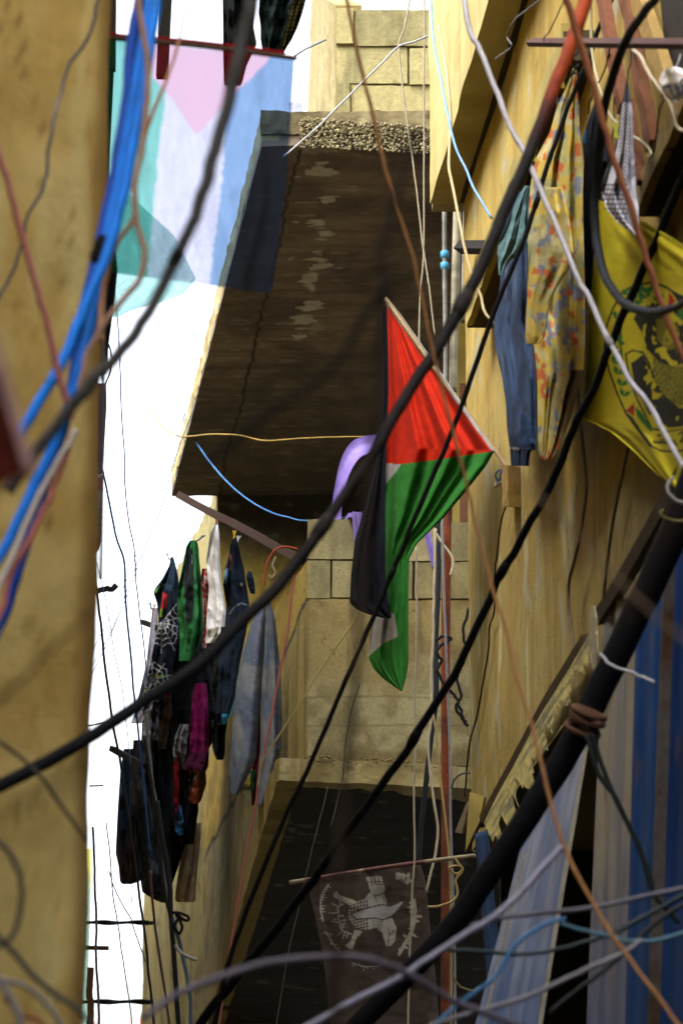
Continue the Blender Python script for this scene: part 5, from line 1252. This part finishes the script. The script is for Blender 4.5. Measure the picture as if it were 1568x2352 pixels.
for i, (l, p, c, th, Y) in enumerate((
    ("cream string hanging from the block parapet beside the big flag", [(944, -20), (930, 60), (916, 105), (924, 200), (934, 275), (945, 350), (956, 435), (964, 500), (971, 565), (984, 650), (999, 770)], CREAM, 4, 11.4),
    ("straight cream string left of the blue twisted wire", [(975, -20), (973, 250), (973, 565), (965, 675), (962, 800), (962, 930)], CREAM, 4, 11.5),
    ("long cream string hanging down past the balcony beside the big flag", [(956, 1255), (957, 1400), (955, 1500), (952, 1620), (955, 1700), (950, 1800), (952, 1960), (947, 2040), (945, 2110), (940, 2200), (936, 2380)], CREAM, 5, 11.4),
    ("cream cable beside the black hose on the balcony wall", [(1000, 1215), (998, 1300), (996, 1380), (994, 1480), (990, 1560), (990, 1650), (984, 1700), (986, 1760), (996, 1840), (1005, 1900), (1002, 1950), (985, 2020), (978, 2050)], CREAM, 6, 11.55),
    ("yellowish wire running in front of the rust red pipe's lower half", [(994, 1640), (1004, 1700), (1012, 1800), (1022, 1880), (1030, 1960), (1035, 2100), (1036, 2380)], (.40, .30, .12), 5, 11.5),
    ("grey wire along the right side of the rust red pipe", [(1014, 1010), (1016, 1230), (1020, 1400), (1028, 1600), (1033, 1750), (1034, 1900), (1040, 2050), (1046, 2380)], (.25, .25, .26), 6, 11.45),
    ("cream wire curling down the jetty wall to the second canopy", [(1006, 60), (1024, 150), (1034, 275), (1031, 375), (1044, 450), (1059, 530), (1074, 600), (1089, 645), (1104, 680), (1112, 715), (1133, 742)], (.62, .52, .30), 7, (9.9, 9.75, 9.6, 9.5)),
    ("light blue twisted wire down the jetty wall", [(988, -20), (996, 100), (1011, 175), (1029, 270), (1047, 340), (1071, 390), (1084, 425), (1104, 460), (1129, 500)], (.22, .42, .75), 6, (10.2, 9.7, 9.4)),
    ("white cable curling off the chair leg at the parapet", [(1000, 1225), (1018, 1252), (1034, 1274), (1040, 1295), (1034, 1322)], (.60, .53, .36), 6, 11.6),
    ("silver tension wire from the upper balcony up to the parapet", [(650, 360), (720, 300), (800, 220), (880, 140), (916, 105), (950, 95), (990, 78)], (.45, .46, .52), 4.5, 11.2),
    ("short silver wire end against the sky beside the sheer flag", [(676, 128), (700, 112), (748, 90)], (.30, .38, .5), 5, 9.5),
    ("blue string sagging under the upper balcony", [(432, 984), (450, 1015), (480, 1058), (520, 1105), (570, 1148), (620, 1176), (660, 1188), (705, 1196), (800, 1188)], (.10, .28, .65), 4, (16.5, 12.2)),
    ("yellow brown wire stretched under the upper balcony", [(340, 930), (370, 975), (410, 1001), (440, 1002), (490, 997), (550, 1000), (610, 1012), (700, 1006), (850, 1002)], (.36, .24, .06), 3.6, (15.5, 12.8)),
    ("red rope looped at the end of the brown rod", [(684, 1262), (660, 1256), (634, 1262), (614, 1290), (607, 1330), (606, 1345)], (.42, .09, .045), 5, 12.4),
    ("long red twine hanging beside the carpet to the bottom", [(676, 1300), (668, 1380), (660, 1450), (640, 1560), (614, 1690), (596, 1780), (585, 1860), (560, 1990), (540, 2110), (520, 2230), (500, 2380)], (.48, .16, .12), 5.5, 11.9),
    ("yellow twine slanting from the parapet to the red twine", [(822, 1414), (735, 1540), (680, 1630), (640, 1690), (612, 1735), (600, 1752), (592, 1810)], (.42, .34, .14), 4, 11.85),
    ("bit of twine hung on a nail left of the red rope loop", [(634, 1280), (626, 1300), (632, 1318), (622, 1330), (618, 1322)], (.35, .27, .17), 7, 12.5),
    ("thin string with a white tip in front of the dark lower balcony", [(752, 1808), (744, 1845), (730, 1900), (714, 1960), (690, 2070), (660, 2200), (630, 2380)], (.12, .11, .10), 2.5, 11.6),
    ("dark thin wire hanging on the balcony wall near its left edge", [(826, 1570), (805, 1640), (792, 1720), (786, 1790), (760, 1900)], (.08, .07, .05), 3, 11.7),
    ("loose dark wire meandering down the right wall from the flag bracket", [(1160, 1165), (1150, 1200), (1142, 1270), (1136, 1320), (1135, 1400), (1124, 1440), (1122, 1490), (1110, 1560), (1096, 1640), (1080, 1700), (1072, 1760), (1068, 1830)], (.03, .025, .02), 4.5, ('p', RIGHT, .02)),
    ("thick tan wire tied round the dark banner's pole end", [(1044, 1972), (1052, 1985), (1062, 1998), (1046, 2008), (1032, 1994), (1056, 1990), (1060, 2004), (1046, 2022), (1050, 2052), (1040, 2070), (1010, 2082), (982, 2084)], (.45, .34, .14), 6, 11.2),
    ("black wire snaking by the lower wall corner", [(1080, 1775), (1060, 1778), (1044, 1790), (1036, 1812)], (.06, .06, .065), 4, 10.9),
    ("yellow string curving off near the bottom by the rust red pipe", [(1038, 2236), (1046, 2256), (1062, 2270), (1086, 2276), (1100, 2268)], (.30, .24, .10), 5, 9.5))):
    m_ = TWINE if any(k in l for k in ("string", "twine", "rope")) else PVC
    W("string" if "string" in l else ("rope" if ("rope" in l or "twine" in l) else "wire"), l, "string" if "string" in l else ("rope" if ("rope" in l or "twine" in l) else "wire"), p, th, Y, c, m_, kink=.004)
# thick tangle of black wires by the pipe
for k, (l, p) in enumerate((("black wire knotted beside the rust red pipe, upper loop", [(1000, 1470), (1016, 1462), (1034, 1468), (1010, 1484), (1002, 1500), (1014, 1518), (1000, 1545)]), ("black wire knotted beside the rust red pipe, lower loop", [(1002, 1540), (1012, 1560), (1024, 1580), (1034, 1590), (1046, 1602), (1060, 1640), (1074, 1670)]), ("black wire crumpled in the crack of the balcony corner", [(1076, 1400), (1064, 1450), (1070, 1500), (1050, 1560), (1060, 1600), (1046, 1630), (1072, 1660)]))):
    W("black_wire", l, "wire", p, 7, 11.5, (.02, .02, .022), RUBBER, kink=.02)
# window strings and flex on the right
for (l, p, c, th, Y) in (
    ("cream flex curling in front of the window to the eave beam", [(1444, 88), (1452, 110), (1472, 130), (1488, 165), (1512, 200), (1532, 225), (1546, 255), (1556, 290), (1580, 305)], (.55, .48, .34), 9, ('p', RIGHT, .09)),
    ("cream flex crossing behind the salmon cable to the eave beam", [(1356, -10), (1358, 90), (1366, 160), (1380, 210), (1400, 262), (1420, 285), (1440, 305), (1470, 322), (1490, 342), (1496, 360), (1486, 358)], (.55, .48, .30), 7, ('p', RIGHT, .09)),
    ("dark wire dangling under the jetty", [(1250, -10), (1220, 14), (1185, 40), (1170, 65), (1165, 85), (1174, 105), (1160, 118), (1138, 133)], (.13, .12, .12), 4, ('p', RIGHT, .22)),
    ("thin dark wire rising from the steel bar to the jetty", [(1300, -10), (1276, 40), (1262, 70), (1250, 84), (1248, 100)], (.05, .04, .03), 3, ('p', RIGHT, .2)),
    ("thin black wire hanging behind the floral cloth's knot", [(1400, 110), (1388, 160), (1368, 200), (1354, 235), (1352, 260)], (.04, .035, .03), 4, ('p', RIGHT, .09)),
    ("olive wire hanging down in front of the plain plank", [(1410, 220), (1408, 300), (1396, 380), (1386, 410)], (.08, .07, .04), 4, ('p', RIGHT, .09)),
    ("dark wire from the white bag down to the eave beam", [(1568, 180), (1530, 222), (1514, 250), (1508, 300), (1500, 350), (1490, 362)], (.10, .08, .05), 5, ('p', RIGHT, .09)),
    ("grey strand standing in for a blurred shadow on the right wall below the floral cloth", [(1322, 800), (1326, 900), (1336, 1000), (1346, 1100), (1340, 1180), (1326, 1260), (1308, 1330), (1306, 1400), (1316, 1500)], (.17, .13, .09), 8, ('p', RIGHT, .045)),  # thin tube in place of a blurred shadow on the wall
    ("grey strand standing in for a shadow on the right wall below the yellow flag", [(1452, 800), (1450, 950), (1444, 1020), (1424, 1110), (1408, 1190), (1396, 1270), (1390, 1340), (1384, 1400)], (.16, .13, .10), 8, ('p', RIGHT, .03)),  # likewise a tube modelling a shadow line, no real cable
    ("faint brown wire slanting over the right wall to the lower right", [(1180, 1090), (1260, 1160), (1340, 1240), (1380, 1296), (1450, 1360), (1520, 1430), (1600, 1490)], (.30, .22, .15), 9, 2.3),
    ("brown wire slanting from the long pipe over the left wall", [(225, 1395), (180, 1436), (110, 1500), (50, 1566), (-20, 1620)], (.12, .085, .05), 9, 2.3)):
    W("flex" if "flex" in l else "wire", l, "wire", p, th, Y, c, PVC, kink=.004)
# dark green ropes from the thick pole
W("green_rope", "dark green rope running down from the thick black pole, steeper one", "rope", [(1358, 1686), (1382, 1760), (1420, 1850), (1460, 1930), (1490, 2010), (1500, 2060)], 12, 6.5, (.016, .028, .03), TWINE)
W("green_rope", "dark green rope from the thick black pole, flatter one on its left", "rope", [(1346, 1690), (1372, 1776), (1410, 1830), (1450, 1910), (1476, 1970), (1500, 2050), (1560, 2120)], 12, 6.4, (.016, .03, .03), TWINE)
for (l, p, c, th, Y) in (
    ("lilac grey cable arching low over the dark banner", [(330, 2340), (390, 2294), (440, 2270), (520, 2240), (600, 2216), (680, 2204), (780, 2199), (850, 2206), (910, 2226), (980, 2264), (1060, 2310), (1130, 2334), (1230, 2375)], (.22, .20, .26), 17, (3.8, 4.3)),
    ("lilac cable rising from the bottom to the light blue sheet", [(690, 2370), (784, 2316), (860, 2276), (924, 2242), (1010, 2184), (1080, 2140), (1130, 2110), (1180, 2066), (1210, 2036), (1250, 1990), (1290, 1946)], (.36, .35, .46), 16, (4.8, 5.4)),
    ("pale cable rising along the bottom right over the sheets", [(980, 2360), (1090, 2325), (1190, 2298), (1270, 2264), (1340, 2230), (1400, 2204), (1440, 2186), (1474, 2160)], (.30, .29, .33), 12, 5.2),
    ("grey lilac cable across the sheets to the right frame edge", [(1080, 2130), (1140, 2112), (1220, 2100), (1310, 2092), (1380, 2082), (1460, 2064), (1600, 2034)], (.19, .18, .23), 11, 5.4),
    ("dark teal cable sagging across the sheets", [(1030, 2184), (1100, 2186), (1180, 2192), (1260, 2186), (1340, 2166), (1420, 2140), (1490, 2100), (1600, 2040)], (.012, .035, .04), 10, 5.6),
    ("pale teal cable across the white sheet to the right edge", [(1286, 2122), (1330, 2136), (1390, 2150), (1440, 2162), (1500, 2162), (1540, 2152), (1600, 2134)], (.12, .25, .34), 9, 5.4),
    ("light blue cable slanting up in front of the slanted sheet", [(980, 2372), (1040, 2318), (1100, 2274), (1140, 2240), (1180, 2176), (1220, 2142), (1260, 2120), (1300, 2112)], (.12, .30, .58), 10, 5.2),
    ("black cable slanting up from the bottom over the white sheet", [(1260, 2330), (1330, 2272), (1400, 2220), (1460, 2160), (1520, 2110), (1600, 2060)], (.014, .014, .018), 11, 5.6),
    ("black cable parallel above the pale cable on the right", [(1410, 2140), (1470, 2110), (1530, 2080), (1600, 2040)], (.014, .014, .018), 10, 5.7),
    ("steel blue wire hanging by the bottom of the balcony house", [(398, 2110), (420, 2200), (436, 2290), (438, 2380)], (.14, .22, .30), 9, 9.0),
    ("grey wavy wire hanging in front of the washing", [(336, 1640), (344, 1740), (350, 1800), (362, 1870), (368, 1960), (378, 2030), (384, 2070)], (.24, .25, .27), 8, 9.5),
    ("black cable hanging from the washing with a loose coil", [(360, 1840), (372, 1930), (388, 2010), (392, 2100), (398, 2180), (404, 2270), (412, 2380)], (.014, .015, .02), 12, 9.0),
    ("black cable bending into the hanging cable below the washing", [(330, 1690), (345, 1780), (362, 1900), (372, 2000), (380, 2060), (394, 2120), (400, 2180)], (.016, .017, .022), 8, 9.2),
    ("white cable tail bending right at the foot of the hanging cable", [(402, 2172), (412, 2186), (426, 2196), (440, 2202), (452, 2206)], (.60, .58, .52), 8, 8.9),
    ("dull red wire hanging at the foot of the washing", [(344, 2000), (354, 2110), (366, 2200), (380, 2290), (392, 2380)], (.10, .05, .05), 6, 10.5),
    ("brown wire slanting down the left wall to its corner", [(-20, 1690), (40, 1734), (80, 1770), (110, 1804), (140, 1850), (170, 1892), (202, 1936)], (.09, .07, .045), 10, 4.2),
    ("dark grey wire loop at the lower left frame edge", [(-20, 1918), (12, 1950), (38, 1990), (50, 2040), (44, 2110), (24, 2154), (-10, 2180)], (.10, .10, .085), 13, 3.6),
    ("dark grey wire slanting over the damp foot of the left wall", [(-20, 2136), (30, 2186), (70, 2236), (120, 2280), (160, 2304), (200, 2340), (240, 2380)], (.09, .09, .09), 13, 3.8),
    ("white cable arching in the bottom left corner", [(-10, 2252), (30, 2258), (70, 2274), (100, 2298), (130, 2336), (150, 2380)], (.40, .38, .38), 12, 3.9),
    ("thick pale cable leaving the bottom left corner", [(-10, 2240), (8, 2268), (26, 2300), (42, 2330), (50, 2380)], (.42, .41, .43), 16, 3.6),
    ("red wire in the bottom left corner", [(10, 2290), (36, 2320), (60, 2336), (90, 2346), (110, 2374)], (.30, .03, .03), 9, 3.8)):
    W("cable" if "cable" in l else "wire", l, "cable" if "cable" in l else "wire", p, th, Y, c, PVC, kink=.003)
W("wire_coil", "loose black coil tied on the cable below the washing", "wire", [(394, 2096), (410, 2098), (430, 2106), (430, 2116), (410, 2112), (402, 2130), (412, 2146), (418, 2126), (404, 2100), (424, 2114)], 7, 8.95, (.018, .02, .025), RUBBER)
# wires against the sky
for (l, p, c, th, Y) in (
    ("thin blue wire hanging in the sky from the green banner", [(262, 640), (266, 700), (274, 790), (276, 860), (279, 950), (286, 1045), (288, 1130), (296, 1200), (308, 1260), (313, 1340), (322, 1420), (332, 1500), (340, 1590), (346, 1680)], (.10, .18, .40), 3.2, 13.5),
    ("blue black wire curving down the sky from the purple towel", [(228, 1060), (238, 1090), (250, 1150), (266, 1230), (284, 1285), (287, 1340), (291, 1410), (300, 1500), (306, 1580), (318, 1690), (330, 1800), (345, 1960)], (.03, .10, .30), 5, 13),
    ("black wire hanging down beside the left wall to the bottom", [(213, 1290), (222, 1360), (232, 1440), (240, 1520), (252, 1610), (262, 1680), (276, 1750), (290, 1840), (304, 1930), (318, 2040), (334, 2160), (344, 2260), (356, 2380)], (.02, .025, .04), 6, 12),
    ("hair thin wire fanning down from the upper balcony, right one", [(440, 950), (400, 1060), (372, 1160), (340, 1240), (313, 1310), (275, 1410), (240, 1490), (205, 1560)], (.10, .16, .30), 2, 14),
    ("hair thin wire fanning down from the upper balcony, middle one", [(432, 930), (398, 1040), (366, 1140), (330, 1250), (290, 1360), (250, 1460), (205, 1540)], (.16, .22, .34), 1.8, 14.4),
    ("hair thin wire fanning down from the upper balcony, left one", [(424, 950), (385, 1060), (355, 1160), (318, 1260), (270, 1380), (205, 1510)], (.20, .26, .36), 1.8, 14.8),
    ("thin wire slanting from the bracket into the sky gap", [(214, 1270), (226, 1310), (238, 1360), (252, 1430), (262, 1500), (280, 1580), (290, 1660), (300, 1760)], (.16, .22, .32), 2.2, 14),
    ("thin grey blue wire in the lower sky gap", [(244, 1890), (252, 1960), (258, 2040), (268, 2110), (282, 2200), (296, 2290), (306, 2380)], (.10, .14, .24), 3.2, 15),
    ("thin lilac wire drooping below the dark jeans", [(250, 2000), (262, 2040), (282, 2080), (298, 2106), (306, 2130), (320, 2170), (334, 2210)], (.22, .18, .28), 3, 15.5),
    ("thin thread hanging from the hem of the dark jeans", [(303, 2030), (304, 2050), (301, 2075)], (.06, .06, .08), 2.2, 15.5),
    ("wire with a dark clip beside the far wall", [(213, 1900), (216, 1960), (218, 2050), (222, 2120), (220, 2180), (226, 2300), (228, 2380)], (.16, .16, .20), 6, 14),
    ("dark loop of wire leaving the drape beside the left wall", [(250, 790), (256, 820), (254, 850), (244, 880), (234, 905)], (.03, .04, .09), 4, 9.5)):
    W("wire", l, "wire", p, th, Y, c, RUBBER, "wires hanging in the strip of sky", kink=.006)
for y, l in ((2120, "twisted black cables spanning the sky gap, upper run"), (2302, "twisted black cables spanning the sky gap above the white house")):
    t = thing("cable_run", l, "cable", at(265, y, 17.5), "wires hanging in the strip of sky")
    for s in (0, 1):
        mb = MB(); xs = np.linspace(176, 352, 70)
        C = np.array([at(x, y + 1.6 * math.sin((x - 176) / 13 + s * 2.2) + (1.2 if s else -1.2), 17.5 + .01 * math.cos((x - 176) / 15 + s * 3.14)) for x in xs])
        tube(mb, C, .5 * 7 * 18.5 / FPX, (.015, .02, .022), 8); mb.build("strand", RUBBER, t)
